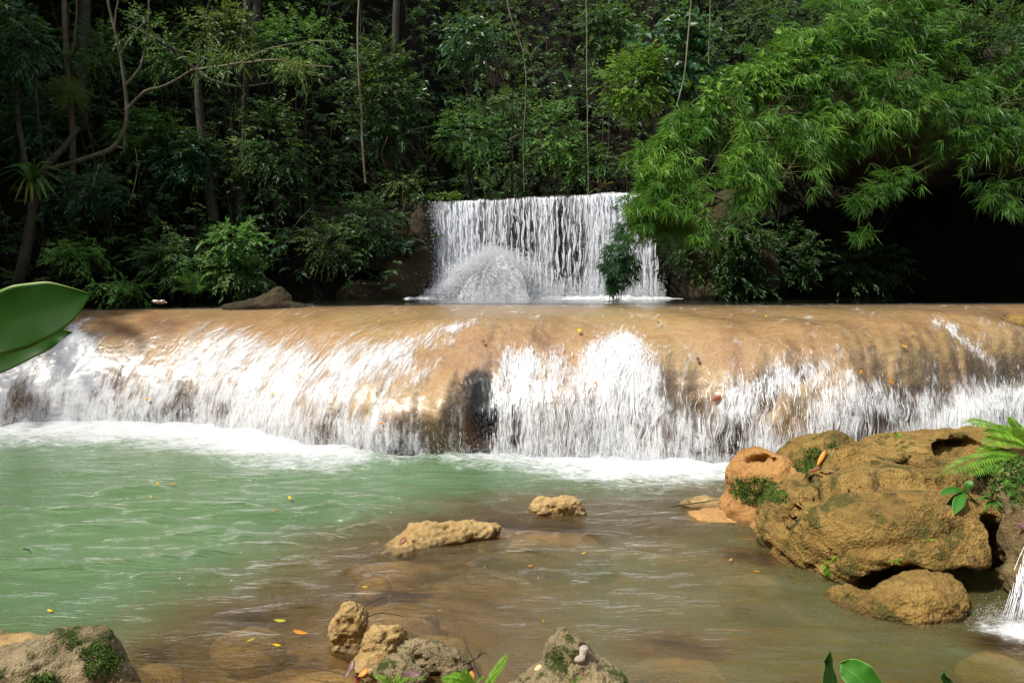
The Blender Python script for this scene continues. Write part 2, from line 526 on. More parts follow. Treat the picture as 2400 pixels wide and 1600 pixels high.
def pool_water(name, green, olive, dens, kd=1.6):
    m, nt, out = mat_new(name)
    w = coords(nt, (1, 1, 1), 'World')
    n1 = noi(nt, coords(nt, (.28, 1.5, 1), 'World'), 4.2, 3, .5, .3)
    n2 = noi(nt, coords(nt, (.45, 1.5, 1), 'World'), 17.0, 4, .6, .3)
    rf = attr(nt, 'ripple')
    nrm = bump(nt, mth(nt, 'ADD', n1, mth(nt, 'MULTIPLY', n2, .35)), mth(nt, 'MULTIPLY', rf, .9), .07)
    d = attr(nt, 'depth')
    turb = mth(nt, 'SUBTRACT', 1.0, mth(nt, 'POWER', 2.718, mth(nt, 'MULTIPLY', d, -dens)))
    cl = noi(nt, w, .9, 4, .6, 1.2)
    col = mixc(nt, mapr(nt, mth(nt, 'ADD', d, mth(nt, 'MULTIPLY', mth(nt, 'SUBTRACT', cl, .5), .5)), .35, 1.25), olive, green)
    tr = nd(nt, 'BsdfTransparent', None, Color=(.95, .95, .84))
    df = nd(nt, 'BsdfDiffuse', None, Color=col)
    body = nd(nt, 'MixShader', None, Fac=turb, i1=tr.outputs[0], i2=df.outputs[0])
    gl = nd(nt, 'BsdfGlossy', None, Color=(1, 1, 1), Roughness=.02, Normal=nrm)
    fr = nd(nt, 'Fresnel', None, IOR=1.58, Normal=nrm).outputs[0]
    wat = nd(nt, 'MixShader', None, Fac=fr, i1=body.outputs[0], i2=gl.outputs[0])
    fa = noi(nt, coords(nt, (.8, 1.5, 1), 'World'), 3.2, 7, .7, 1.5)
    fb = noi(nt, coords(nt, (.6, 1.6, 1), 'World'), 14, 5, .7, .8)
    t = mth(nt, 'ADD', attr(nt, 'foam'), mth(nt, 'MULTIPLY', mth(nt, 'SUBTRACT', mth(nt, 'ADD', mth(nt, 'MULTIPLY', fa, .6), mth(nt, 'MULTIPLY', fb, .4)), .5), 2.0))
    mask = mapr(nt, t, .30, .95)
    fm = foam_bsdf(nt, bump(nt, fb, .6, .04))
    mx = nd(nt, 'MixShader', None, Fac=mask, i1=wat.outputs[0], i2=fm)
    link_surface(nt, out, mx.outputs[0]); return m
M['pool'] = pool_water('milky green pool water', (0.095, 0.172, 0.074), (0.13, 0.084, 0.024), 1.3)
M['upper_pool'] = pool_water('upper pool water', (0.07, 0.16, 0.12), (0.10, 0.09, 0.04), 1.6)

# ------------------------------------------------------------------ the cascade: plan of crest and base
_bpx = np.array([-560, -300, 0, 200, 450, 600, 740, 880, 1080, 1180, 1400, 1740, 2000, 2250, 2450, 2750, 3000.])
_bpy = np.array([1005, 1003, 997, 986, 993, 1012, 1043, 1062, 1064, 1064, 1072, 1086, 1086, 1065, 1040, 1020, 1010.])
_cpx = np.array([-420, -90, 250, 450, 740, 940, 1060, 1120, 1168, 1222, 1400, 1690, 1920, 2160, 2390, 2650, 2950.])
_cy = np.array([18.6, 18.5, 18.4, 18.3, 18.1, 17.9, 17.8, 17.7, 17.7, 17.7, 17.6, 17.5, 17.4, 17.3, 17.2, 17.1, 17.0])
_cz = np.array([2.24, 2.24, 2.25, 2.28, 2.34, 2.38, 2.40, 2.40, 2.40, 2.40, 2.40, 2.40, 2.40, 2.42, 2.43, 2.44, 2.44])
_nn = np.array([1.9, 1.9, 1.9, 2.0, 2.0, 2.0, 2.0, 2.1, 2.6, 2.6, 2.5, 2.8, 2.9, 2.6, 2.4, 2.3, 2.3])
NU, NV = 660, 190
_st = np.linspace(0, 1, len(_bpx))
US = np.linspace(0, 1, NU)
def _along(a): return smooth1(np.interp(US, _st, a), 19)
_base = np.stack([on_level(x, y, 0.0) for x, y in zip(_bpx, _bpy)])
_crx = np.array([at(x, 700, y)[0] for x, y in zip(_cpx, _cy)])
BX, BY = _along(_base[:, 0]), _along(_base[:, 1])
CX, CY, CZ, NN = _along(_crx), _along(_cy), _along(_cz), _along(_nn)
WL_UP = CZ + .035       # upper water level at the crest

tt = np.linspace(0, 1, 500) * math.pi / 2
Hs = np.sin(tt)[None, :] ** (2 / NN[:, None]); Zs = np.cos(tt)[None, :] ** (2 / NN[:, None])
PX = CX[:, None] + (BX - CX)[:, None] * Hs
PY = CY[:, None] + (BY - CY)[:, None] * Hs
PZ = CZ[:, None] * Zs
# run on below the water, and back under the upper pool
ext = np.linspace(.03, .5, 14)
PX = np.concatenate([PX, PX[:, -1:] + 0 * ext], 1); PY = np.concatenate([PY, PY[:, -1:] + .05 * ext], 1); PZ = np.concatenate([PZ, -ext + 0 * PX[:, :1]], 1)
arc = np.concatenate([np.zeros((NU, 1)), np.cumsum(np.sqrt(np.diff(PX) ** 2 + np.diff(PY) ** 2 + np.diff(PZ) ** 2), 1)], 1)
V0 = np.zeros((NU, NV, 3)); VS = np.zeros((NU, NV))
for i in range(NU):
    s = np.linspace(0, arc[i, -1], NV)
    for k, A in enumerate((PX, PY, PZ)): V0[i, :, k] = np.interp(s, arc[i], A[i])
    VS[i] = s
ulen = np.concatenate([[0], np.cumsum(np.hypot(np.diff(BX), np.diff(BY)))])
def grid_normals(G):
    n = np.cross(np.gradient(G, axis=0), np.gradient(G, axis=1)); return unit(n)
nrm0 = grid_normals(V0)
if nrm0[..., 2].mean() < 0: nrm0 = -nrm0
px0, py0 = to_px(V0)
vfrac = VS / VS[:, -1:]
# lumps, ribs running with the flow, fine texture
lump = fbm(V0 * np.array([.5, .5, .6]) + 5.2, 2, .4)
rib = fbm(np.stack([ulen[:, None] * 1.6 + 0 * VS, VS * .35, 0 * VS + 2.2], -1), 3)
rough_ = fbm(V0 * 5.5 + 1.7, 4, .6)
fade = sstep(0.08, .5, vfrac)
disp = fade * (.17 * lump + .10 * rib * sstep(.35, .8, vfrac)) + .022 * rough_ * (.3 + .7 * fade)
def gs(px, py, sx, sy): return np.exp(-((px0 - px) / sx) ** 2 - ((py0 - py) / sy) ** 2)
# dark hollows behind the water
hol = np.zeros_like(VS)
for (x, y, sx, sy, a) in [(1135, 985, 30, 70, .95), (1120, 905, 26, 26, .3), (1205, 1010, 14, 55, .6), (1310, 1050, 14, 16, .35), (1400, 1050, 26, 16, .35),
                          (930, 1060, 60, 22, .4), (1735, 1040, 22, 70, .45), (1840, 960, 70, 80, .5), (1930, 900, 45, 50, .28), (2070, 1000, 70, 45, .6), (1660, 1060, 60, 20, .3),
                          (340, 975, 45, 16, .35), (430, 975, 35, 14, .3), (270, 960, 20, 14, .2)]:
    hol += a * gs(x, y, sx, sy)
disp += .16 * gs(1040, 990, 50, 90) - .1 * gs(1190, 880, 50, 80) + .12 * gs(1480, 870, 90, 60)
ROCK = V0 + nrm0 * disp[..., None]
ROCK[..., 1] += hol * 1.6 + 2.4 * sstep(.35, .6, gs(1130, 985, 42, 95)) + .9 * sstep(.35, .6, gs(1208, 1010, 13, 60))
hol = hol + .8 * sstep(.35, .6, gs(1130, 985, 42, 95))
ROCK[..., 0] += .12 * gs(1105, 960, 30, 80) * 0
algae = .65 * gs(1350, 735, 420, 26) + .6 * gs(2200, 830, 260, 60) + .5 * gs(800, 745, 160, 24) + .4 * gs(1900, 730, 300, 20)
red_brown = .85 * gs(330, 760, 260, 30) + .35 * gs(1880, 820, 70, 40) + .3 * gs(560, 750, 140, 24)  # darker red-brown tone, strongest along the left crest
tex = .6 + .8 * fbm(V0 * 1.7, 4)
o = obj('cascade_rock', new_mesh('cascade_rock', ROCK.reshape(-1, 3), grid_faces(NU, NV), M['travertine'],
        attrs={'algae': np.clip(algae * tex, 0, 1), 'red_brown': np.clip(red_brown * tex, 0, 1)}))
tag(o, 'rounded tan travertine ledge under the wide lower cascade', None, None, 'structure')

# foam on the cascade ------------------------------------------------
_fx = np.array([-400, 0, 60, 130, 180, 250, 350, 450, 500, 580, 650, 750, 850, 950, 1000, 1050, 1100, 1150, 1185, 1260, 1350, 1420, 1500, 1560, 1640, 1700, 1780, 1900, 1960, 2030, 2150, 2250, 2400, 2800.])
_fy = np.array([800, 820, 830, 790, 765, 795, 800, 770, 760, 772, 785, 800, 790, 772, 810, 880, 885, 880, 800, 812, 806, 778, 783, 850, 900, 868, 845, 822, 845, 878, 898, 885, 868, 860.])
_fw = np.array([60, 60, 50, 30, 25, 70, 100, 50, 35, 35, 45, 70, 60, 60, 200, 160, 120, 60, 40, 50, 80, 35, 35, 110, 110, 80, 70, 60, 60, 60, 70, 70, 70, 70.])
_fm = np.array([.8, .8, .85, .95, 1.0, .85, .72, .80, .88, .85, .9, .82, .78, .66, .46, .42, .42, .62, .82, .74, .66, .95, .95, .64, .54, .60, .62, .62, .60, .60, .60, .74, .82, .85])
def foam_field(px, py):
    y0 = np.interp(px, _fx, _fy); w = np.interp(px, _fx, _fw); m_ = np.interp(px, _fx, _fm)
    f = m_ * sstep(-.4, 1.0, (py - y0) / w)
    def g(x, y, sx, sy): return np.exp(-((px - x) / sx) ** 2 - ((py - y) / sy) ** 2)
    for (x, y, sx, sy, a) in [(880, 950, 110, 60, .34), (960, 930, 80, 80, .22), (1040, 1000, 70, 60, .2), (1330, 900, 60, 50, .22), (1590, 930, 45, 60, .2), (330, 860, 130, 40, .16), (45, 940, 50, 40, .35), (150, 950, 60, 30, .3), (700, 850, 60, 40, .1)]:
        f = f - a * g(x, y, sx, sy)
    def seg(pts, wd, a):
        best = np.full(np.shape(px), 1e9)
        for (x0, y0_), (x1, y1) in zip(pts[:-1], pts[1:]):
            dx, dy = x1 - x0, y1 - y0_
            t = np.clip(((px - x0) * dx + (py - y0_) * dy) / (dx * dx + dy * dy), 0, 1)
            best = np.minimum(best, np.hypot(px - x0 - t * dx, py - y0_ - t * dy))
        return a * np.exp(-(best / wd) ** 2)
    f = f + seg([(1110, 757), (960, 805), (830, 880), (740, 930)], 13, .5) + seg([(1060, 796), (1000, 812)], 8, .5) + seg([(1000, 850), (930, 920), (850, 1010)], 14, .3)
    f = f + seg([(700, 850), (610, 930), (560, 1000)], 30, .35) + seg([(180, 780), (165, 980)], 26, .4) + seg([(1455, 790), (1440, 900), (1440, 1060)], 36, .35)
    f = f + seg([(2190, 758), (2240, 770)], 9, .55) + seg([(2225, 775), (2330, 850)], 9, .5) + seg([(2400, 925), (2230, 975), (2080, 1030)], 22, .4)
    f = f + seg([(1940, 830), (1930, 1050)], 14, .2)
    return np.clip(f, 0, 1.15)
FO = foam_field(px0, py0)
FO = FO + .25 * sstep(.93, 1.0, vfrac) * sstep(.2, .5, FO)
holB = np.clip(hol, 0, 1)
FO = FO - .5 * sstep(.15, .6, holB)
FO = np.where(FO > 0, FO * (.76 - .09 * sstep(1100, 900, px0) * sstep(150, 320, px0)), FO)
SHEET = V0 + nrm0 * (disp + .03 + .025 * np.clip(FO, 0, 1) * (.5 + fbm(np.stack([ulen[:, None] * 5 + 0 * VS, VS * 1.2, 0 * VS], -1), 3)))[..., None]
k1 = int(NV * .985)
o = obj('cascade_water', new_mesh('cascade_water', SHEET[:, :k1].reshape(-1, 3), grid_faces(NU, k1), M['cascade_water'],
        attrs={'foam': FO[:, :k1]}, uv=np.stack([ulen[:, None] + 0 * VS, VS], -1)[:, :k1].reshape(-1, 2)))
tag(o, 'thin white and clear water running over the wide tan ledge', None, None, 'structure')

# white strands lying on and leaving the rock ------------------------
def ribbons(C, W, nrm, fold=.35):
    """C (s,n,3) centre lines, W (s,n) widths, nrm (s,n,3): V-section strips"""
    S, n, _ = C.shape
    T = unit(np.gradient(C, axis=1)); B = unit(np.cross(T, nrm))
    L = C - B * W[..., None] / 2; R = C + B * W[..., None] / 2; Mid = C + nrm * (W * fold)[..., None]
    V = np.stack([L, Mid, R], 2).reshape(-1, 3)
    s = np.arange(S)[:, None, None] * (n * 3); r = np.arange(n - 1)[None, :, None] * 3; c = np.arange(2)[None, None, :]
    a = (s + r + c).ravel()
    return V, np.stack([a, a + 1, a + 4, a + 3], -1)

def cascade_strands(count, seed):
    g = np.random.default_rng(seed)
    w = np.clip(FO[:, :k1], 0, 1) ** 1.4 * (.25 + 1.0 * sstep(.25, .6, vfrac[:, :k1]))
    w = w * np.where((px0[:, :k1] > -80) & (px0[:, :k1] < 2480), 1, .0)
    w = w * (.5 + 1.3 * sstep(1040, 1250, px0[:, :k1]) + 2.2 * sstep(.15, .5, holB[:, :k1]))
    cdf = np.cumsum(w.ravel()); ids = np.searchsorted(cdf, g.random(count) * cdf[-1])
    iu, iv = np.unravel_index(ids, w.shape)
    n = 7
    ln = g.uniform(.03, .16, count) * (1 + 1.3 * sstep(.5, .9, vfrac[iu, iv]) * sstep(1040, 1250, px0[iu, iv]))
    ds = VS[iu, -1] / (NV - 1)
    steps = (ln / ds)[:, None] * np.linspace(0, 1, n)[None]
    vv = np.clip(iv[:, None] + steps, 0, NV - 2); v0 = vv.astype(int); fr = (vv - v0)[..., None]
    uu = np.clip(iu + g.normal(0, .6, count), 0, NU - 1.001)
    uu = np.clip(uu[:, None] + 1.5 * perlin(np.stack([uu[:, None] * .3 + 0 * vv, vv * .16, 0 * vv + seed], -1)), 0, NU - 1.001)
    u0 = uu.astype(int); fu = (uu - u0)[..., None]; u1 = np.minimum(u0 + 1, NU - 1)
    def samp(A): return (A[u0, v0] * (1 - fr) + A[u0, v0 + 1] * fr) * (1 - fu) + (A[u1, v0] * (1 - fr) + A[u1, v0 + 1] * fr) * fu
    C = samp(SHEET); nr = unit(samp(nrm0))
    C = C + nr * (.01 + g.uniform(0, .05, count))[:, None, None]
    wd = (g.uniform(.003, .010, count) * (1 + 1.4 * (g.random(count) < .08)))[:, None] * np.sin(np.linspace(.25, math.pi - .15, n))[None] ** .6
    wd = wd * (.35 + 1.1 * g.random((count, n)))
    return ribbons(C, wd, nr)
Vr, Fr = cascade_strands(9000, 21)
o = obj('cascade_strands', new_mesh('cascade_strands', Vr, Fr, M['white_water']))
tag(o, 'white strands and threads of water falling down the lower cascade', None, None, 'stuff')

# ------------------------------------------------------------------ pool bed and lower pool
_edge = np.array([(-900, 1640), (150, 1600), (330, 1520), (480, 1430), (700, 1330), (800, 1270), (1000, 1215), (1200, 1175), (1500, 1165), (1700, 1150), (2200, 1130)], float)
_edgew = np.array([on_level(x, y, 0)[:2] for x, y in _edge])
def shallow_side(x, y):
    """metres past the line where the deep green basin ends; positive = shallow"""
    best = np.full(np.shape(x), 1e9); sgn = np.ones(np.shape(x))
    for (x0, y0), (x1, y1) in zip(_edgew[:-1], _edgew[1:]):
        dx, dy = x1 - x0, y1 - y0
        t = np.clip(((x - x0) * dx + (y - y0) * dy) / (dx * dx + dy * dy), 0, 1)
        d = np.hypot(x - x0 - t * dx, y - y0 - t * dy)
        cr = dx * (y - y0) - dy * (x - x0)
        m = d < best
        best = np.where(m, d, best); sgn = np.where(m, np.where(cr < 0, 1, -1), sgn)
    return best * sgn
def bed_depth(x, y):
    s = shallow_side(x, y)
    P = np.stack([x, y, 0 * x], -1)
    d = .40 + 1.5 * sstep(1.1, -3.2, s) + .30 * sstep(.3, 2.2, s) * sstep(-1.5, 1.5, x) + .07 * fbm(P * 1.1, 3)
    d = d - .85 * sstep(5.6, 4.3, y + .15 * fbm(P * .8 + 3, 2))
    return d

SUNK = [(900, 1320, .10, (.40, .25, .12), 'sunken orange rock just under the water before the long tan rock'), (870, 1360, .07, (.16, .14, .10), 'small brown sunken rock below the long tan rock'),
        (1260, 1255, .10, (.75, .42, .14), 'broad orange sunken ledge between the two pool rocks'), (1130, 1240, .09, (.4, .25, .12), 'orange sunken stone at the right end of the long tan rock'),
        (575, 1478, .14, (.34, .22, .16), 'rounded sunken boulder with leaves floating above it'), (370, 1560, .12, (.2, .16, .12), 'sunken brown stone beside the mossy foreground rock'),
        (920, 1430, .16, (.42, .26, .18), 'wide sunken boulder behind the thin bowed twigs'), (1010, 1490, .16, (.3, .2, .16), 'sunken brown rock right of the bowed twigs'), (1580, 1550, .14, (.4, .25, .16), 'dim sunken rock in the brown shallows at the bottom'),
        (760, 1580, .08, (.4, .22, .12), 'orange sunken shelf left of the foreground rocks'), (1750, 1350, .22, (.35, .25, .15), 'dim sunken stone in front of the big boulder'), (2330, 1545, .14, (.3, .2, .12), 'reddish sunken stone below the spout')]
nr_, nc_ = 380, 480
rows = 4.0 * (18.2 / 4.0) ** np.linspace(0, 1, nr_)
colsx = np.linspace(-1.0, 1.0, nc_)
GX = colsx[None, :] * (rows[:, None] + .5) ; GY = rows[:, None] + 0 * GX
dep = bed_depth(GX, GY)
for (x_, y_, dz_, r_, _l) in SUNK:      # water is thinner over the sunken rocks
    p_ = on_level(x_, y_, -dz_)
    for (ox, oy, k_, zz_) in ((0, 0, 1, 0), (.4 * r_[0], -.1, .75, .1 * r_[2])):
        q_ = ((GX - p_[0] - ox) / (r_[0] * k_)) ** 2 + ((GY - p_[1] - oy) / (r_[1] * k_)) ** 2
        dep = dep - np.maximum(dep - dz_ - zz_, 0) * np.exp(-q_ * 1.6)
# distance in front of the cascade foot
bo = np.argsort(BX); FBX, FBY = BX[bo], BY[bo]
dfall = np.interp(GX, FBX, FBY) - GY
# waves: short crests that run out from the foot of the fall, more lively in the middle
wav = np.zeros_like(GX)
g = np.random.default_rng(8)
for k in range(26):
    lam = g.uniform(.28, 1.15); ang = g.normal(0, .24) + math.pi * 1.5; ph = g.uniform(0, 6.28)
    kx, ky = math.cos(ang) * 6.283 / lam, math.sin(ang) * 6.283 / lam
    env = .5 + .5 * perlin(np.stack([GX * .45 + k * 7.1, GY * .6, 0 * GX + k], -1))
    wx = .18 * fbm(np.stack([GX * .7, GY * .7, 0 * GX + k * 1.3], -1), 2)
    arg = kx * (GX + wx) + ky * (GY + wx) + ph
    wav += lam * .015 * np.clip((env - .28) * 2.1, 0, 1.4) * (np.sin(arg) + .25 * np.sin(2 * arg + .6))
pxw, pyw = to_px(np.stack([GX, GY, 0 * GX], -1))
calm = np.clip(.30 + .95 * np.exp(-((GX + 2.8) / 3.4) ** 2 - ((GY - 8.9) / 2.0) ** 2) + .7 * np.exp(-((GX - 1.3) / 2.2) ** 2 - ((GY - 7.8) / 1.5) ** 2)
               + .55 * sstep(3.5, .5, dfall), .16, 1.3)
calm = calm * (1 - .45 * sstep(6.4, 5.2, GY))
churn = sstep(2.2, .1, dfall)
wav = wav * calm * 1.1 + .10 * churn * np.clip(fbm(np.stack([GX * 1.4, GY * 2.0, 0 * GX], -1), 4) + .25, -.2, 1) 
foamy = np.interp(pxw, [-400, 0, 300, 600, 760, 900, 1040, 1100, 1250, 1450, 1650, 1750, 2400], [.5, .7, .85, .98, .8, .5, .42, .55, .75, .98, .82, .7, .7])
reach = np.interp(pxw, [-400, 0, 200, 600, 800, 1000, 1200, 1450, 1650, 1900], [4.8, 4.8, 4.0, 3.4, 2.2, 1.2, 2.0, 2.9, 2.4, 2.0])
wob = .35 * fbm(np.stack([GX * .9, GY * 1.5, 0 * GX + 4], -1), 4)
foam = foamy * sstep(1.0, .05, (dfall + wob) / reach)
foam = foam + .10 * sstep(3.6, 1.0, dfall) + .10 * np.clip(fbm(np.stack([GX * .5, GY * .9, 0 * GX + 9], -1), 3), 0, 1) * sstep(5.5, 2, dfall)
# the little spout at the lower right
sp = on_level(2400, 1480, 0)
dsp_ = np.hypot((GX - sp[0]) * .8, GY - sp[1])
foam = np.maximum(foam, .85 * np.exp(-(dsp_ / .20) ** 2) + .30 * np.exp(-(dsp_ / .55) ** 2))
wav = wav + .02 * np.exp(-(dsp_ / .8) ** 2) * fbm(np.stack([GX * 5, GY * 5, 0 * GX], -1), 3)
keep = (dfall > -.5)
F = grid_faces(nr_, nc_); F = F[keep.ravel()[F].all(1)]
o = obj('lower_pool', new_mesh('lower_pool', np.stack([GX, GY, wav], -1).reshape(-1, 3), F, M['pool'],
        attrs={'depth': np.clip(dep, 0.0, 3), 'foam': foam, 'ripple': np.clip(calm + .25, .2, 1.2)}))
tag(o, 'milky green pool with brown shallows below the cascade', None, None, 'structure')
# bed
bx = np.linspace(-24, 24, 150); by = np.linspace(2.4, 19, 110)
bX, bY = np.meshgrid(bx, by)
bZ = -bed_depth(bX, bY)
near = sstep(4.9, 2.6, bY)
bZ = bZ * (1 - near) + near * .9
o = obj('pool_bed', new_mesh('pool_bed', np.stack([bX, bY, bZ], -1).reshape(-1, 3), grid_faces(len(by), len(bx)), M['bed']))
tag(o, 'brown silty bed of the lower pool', None, None, 'structure')

# ------------------------------------------------------------------ upper pool, ledge of the upper fall
LIP_Y = 22.4
nU, nW = 300, 70
uu = np.linspace(0, NU - 1, nU).astype(int)
ty = np.linspace(0, 1, nW)[None, :] ** 1.2
UX = CX[uu][:, None] + 0 * ty
UXs = UX + (UX * .12) * ty
UY = (CY[uu][:, None] - .12) + (23.3 - CY[uu][:, None] + .12) * ty
UZ = WL_UP[uu][:, None] + (2.435 - WL_UP[uu][:, None]) * sstep(0, .5, ty)
UZ = UZ + .012 * fbm(np.stack([UXs * 2.2, UY * 3.5, 0 * UY], -1), 3) * sstep(0, .1, ty)
ufoam = 1.0 * sstep(1.5, .15, (LIP_Y - .25 - UY) + .35 * fbm(np.stack([UXs * 1.2, UY * 1.5, 0 * UY], -1), 3)) * sstep(-4.4, -2.0, UXs) * sstep(6.2, 4.6, UXs)
udep = np.clip(.15 + 1.2 * sstep(.02, .3, ty) + 0 * UXs, 0, 2)
o = obj('upper_pool', new_mesh('upper_pool', np.stack([UXs, UY, UZ], -1).reshape(-1, 3), grid_faces(nU, nW), M['upper_pool'],
        attrs={'depth': udep, 'foam': ufoam, 'ripple': 0 * UXs + .8}))
tag(o, 'narrow green pool between the two falls', None, None, 'structure')
o = obj('upper_pool_bed', new_mesh('upper_pool_bed', np.stack([UXs, UY + .1, UZ - .04 - udep * .5], -1).reshape(-1, 3), grid_faces(nU, nW), M['travertine'],
        attrs={'algae': 0 * UXs + .4, 'red_brown': 0 * UXs + .2}))
tag(o, 'shallow tan rock floor of the upper pool', None, None, 'structure')

# hillside and banks --------------------------------------------------
def foot(x):
    """distance at which the far bank rises, for each X"""
    return np.interp(x, [-40, -14, -10, -6, -3.4, -2.6, 4.6, 5.4, 8, 12, 16, 40], [17.5, 19.3, 20.4, 21.3, 22.2, 22.9, 22.9, 21.9, 24.8, 25.3, 23.5, 18])
def hill(x, y):
    yf = foot(x)
    d = np.maximum(y - yf, -2.0)
    P = np.stack([x, y, 0 * x], -1)
    infall = sstep(-3.3, -2.5, x) * sstep(5.4, 4.5, x)
    wall = 3.0 * sstep(-.1, .25, d)
    z_fall = 2.0 + wall * 1.02 + 1.5 * np.maximum(d - 2.8, 0) * sstep(2.2, 5, d)
    z_bank = 1.7 + 1.2 * sstep(-.3, .35, d) + 1.55 * np.maximum(d - .1, 0) ** 1.0
    z = z_bank * (1 - infall) + z_fall * infall
    z = z + np.clip(d, 0, 1) * (.5 * fbm(P * .5, 3) + .25 * fbm(P * 1.7, 3))
    return np.minimum(z, 17 + 2 * fbm(P * .2, 2))
hx = np.linspace(-46, 46, 230); hy = np.concatenate([np.linspace(16.5, 26, 110), np.linspace(26.3, 60, 50)])
hX, hY = np.meshgrid(hx, hy); hZ = hill(hX, hY)
o = obj('hillside', new_mesh('hillside', np.stack([hX, hY, hZ], -1).reshape(-1, 3), grid_faces(len(hy), len(hx)), M['soil']))
tag(o, 'steep dark forest hillside behind the falls', None, None, 'structure')
# wide ground to the horizon and the near bank under the viewpoint
gx = np.concatenate([np.linspace(-400, -14, 24), np.linspace(-13.5, 13.5, 60), np.linspace(14, 400, 24)]); gy = np.concatenate([np.linspace(-400, -12, 24), np.linspace(-11.5, 4.6, 50)])
gX, gY = np.meshgrid(gx, gy)
gZ = 1.45 - 1.9 * sstep(1.6, 4.6, gY + .5 * fbm(np.stack([gX * .4, gY * .4, 0 * gX], -1), 3)) + .12 * fbm(np.stack([gX, gY, 0 * gX], -1), 3) + 10 * sstep(9, 60, np.abs(gX)) + 8 * sstep(-8, -60, gY)
o = obj('near_bank', new_mesh('near_bank', np.stack([gX, gY, gZ], -1).reshape(-1, 3), grid_faces(len(gy), len(gx)), M['bank']))
tag(o, 'brown litter covered near bank under the viewpoint', None, None, 'structure')
for sgn, nm, lb in ((-1, 'left_gorge_side', 'wooded left side of the gorge'), (1, 'right_gorge_side', 'wooded right side of the gorge')):
    ya = np.linspace(4.0, 24, 40); xa = np.concatenate([np.linspace(14.5, 30, 30), np.linspace(32, 400, 16)])
    sX, sY = np.meshgrid(xa, ya); sZ = -1.2 + 5.5 * sstep(14.8, 18.5, sX - .10 * sY + 1.2) + 8 * sstep(17, 60, sX) + .3 * fbm(np.stack([sX, sY, 0 * sX], -1), 3)
    Fq = grid_faces(len(ya), len(xa))
    o = obj(nm, new_mesh(nm, np.stack([sgn * sX, sY, sZ], -1).reshape(-1, 3), Fq if sgn > 0 else Fq[:, ::-1], M['soil']))
    tag(o, lb, None, None, 'structure')

# ledge wall of the upper fall: dark wet rock with a stepped, knobbly face
M['dark_rock'] = rock_material('dark wet rock', [(.3, (0.010, 0.008, 0.008)), (.5, (0.03, 0.022, 0.02)), (.7, (0.06, 0.04, 0.03))], moss=(0.035, 0.05, 0.012), moss_amt=.1, bumpd=.06, wet=.5, stain=(0.05, 0.018, 0.012))
lw, lh = 260, 110
lx = np.linspace(-6.2, 7.4, lw)[:, None]; lv = np.linspace(0, 1, lh)[None, :]
def lip_z(x): return np.interp(x, [-6.5, -2.5, 0, 2.5, 4.4, 8], [5.30, 5.36, 5.46, 5.60, 5.68, 5.7]) + .07 * noise1(np.asarray(x, float) * 1.3, 6.6, 4)
top = lip_z(lx); zz = 1.9 + (top - 1.9) * np.minimum(lv / .8, 1)
yy = 22.75 + .1 * np.sin(lv * 6) + np.maximum(lv - .8, 0) * 11
PW = np.stack([lx + 0 * lv, yy + 0 * lx, zz + 0 * lx], -1)
nz = fbm(PW * np.array([.9, .9, .7]), 4); nz2 = fbm(PW * np.array([3.5, 3.5, 1.2]) + 8, 4)
PW[..., 1] += (.28 * nz + .14 * nz2) * np.where(lv < .8, 1, .3) + .5 * sstep(-2.4, -3.4, lx) * 0
PW[..., 1] -= .5 * sstep(-2.6, -3.0, lx) * sstep(.85, .5, lv)
PW[..., 2] += .04 * nz2 * (lv > .75)
o = obj('upper_ledge', new_mesh('upper_ledge', PW.reshape(-1, 3), grid_faces(lw, lh), M['dark_rock']))
tag(o, 'dark wet rock ledge behind the upper waterfall', None, None, 'structure')

# the upper waterfall: a beaded curtain, strands and a burst of spray
FX0, FX1 = at(1030, 600, LIP_Y)[0], at(1530, 600, LIP_Y)[0]
cu, cv = 420, 200
fx = np.linspace(FX0, FX1, cu)[:, None]; fv = np.linspace(0, 1, cv)[None, :]
ftop = lip_z(fx) + .03
def curtain(x, v):
    # roll over the lip, then fall a little out from the wall
    topz = lip_z(x) + .03
    roll = sstep(0, .09, v)
    y = 23.35 - .75 * roll - .42 * np.sqrt(np.clip(v - .05, 0, 1))
    z = topz - .05 * roll + 0 * x - (topz - 2.42) * np.clip((v - .06) / .94, 0, 1) ** 1.05
    return y, z
fY, fZ = curtain(fx, fv)
band = .5 + .5 * noise1(fx * 2.1 + 3, 2.0, 4) 
px_c = np.interp(fx, [FX0, FX1], [1022, 1542])
dens = np.interp(px_c, [1022, 1045, 1075, 1105, 1125, 1200, 1260, 1280, 1300, 1340, 1360, 1385, 1400, 1440, 1470, 1500, 1530, 1542],
                 [.45, .62, .80, .66, .37, .36, .39, .50, .36, .35, .38, .44, .76, .84, .82, .80, .82, .6])
fo = dens + .14 * (band - .5) - .06 * sstep(.1, .4, fv) * (dens < .55) + .12 * sstep(.75, 1.0, fv) + .16 * sstep(.10, .03, fv)
fxj = fx + .02 * np.sin(fv * 9 + fx * 7) + .25 * sstep(.3, 1, fv) * sstep(FX1 - 1.2, FX1, fx) * .6
fY = fY + .06 * fbm(np.stack([fx * 6 + 0 * fv, fv * 1.2 + 0 * fx, 0 * fv + 0 * fx], -1), 3)
o = obj('upper_fall_water', new_mesh('upper_fall_water', np.stack([fxj, fY + 0 * fx, fZ], -1).reshape(-1, 3), grid_faces(cu, cv), M['curtain_water'],
        attrs={'foam': fo}, uv=np.stack([fx + 0 * fv, (ftop - fZ)], -1).reshape(-1, 2)))
tag(o, 'beaded curtain of the upper waterfall', None, None, 'structure')

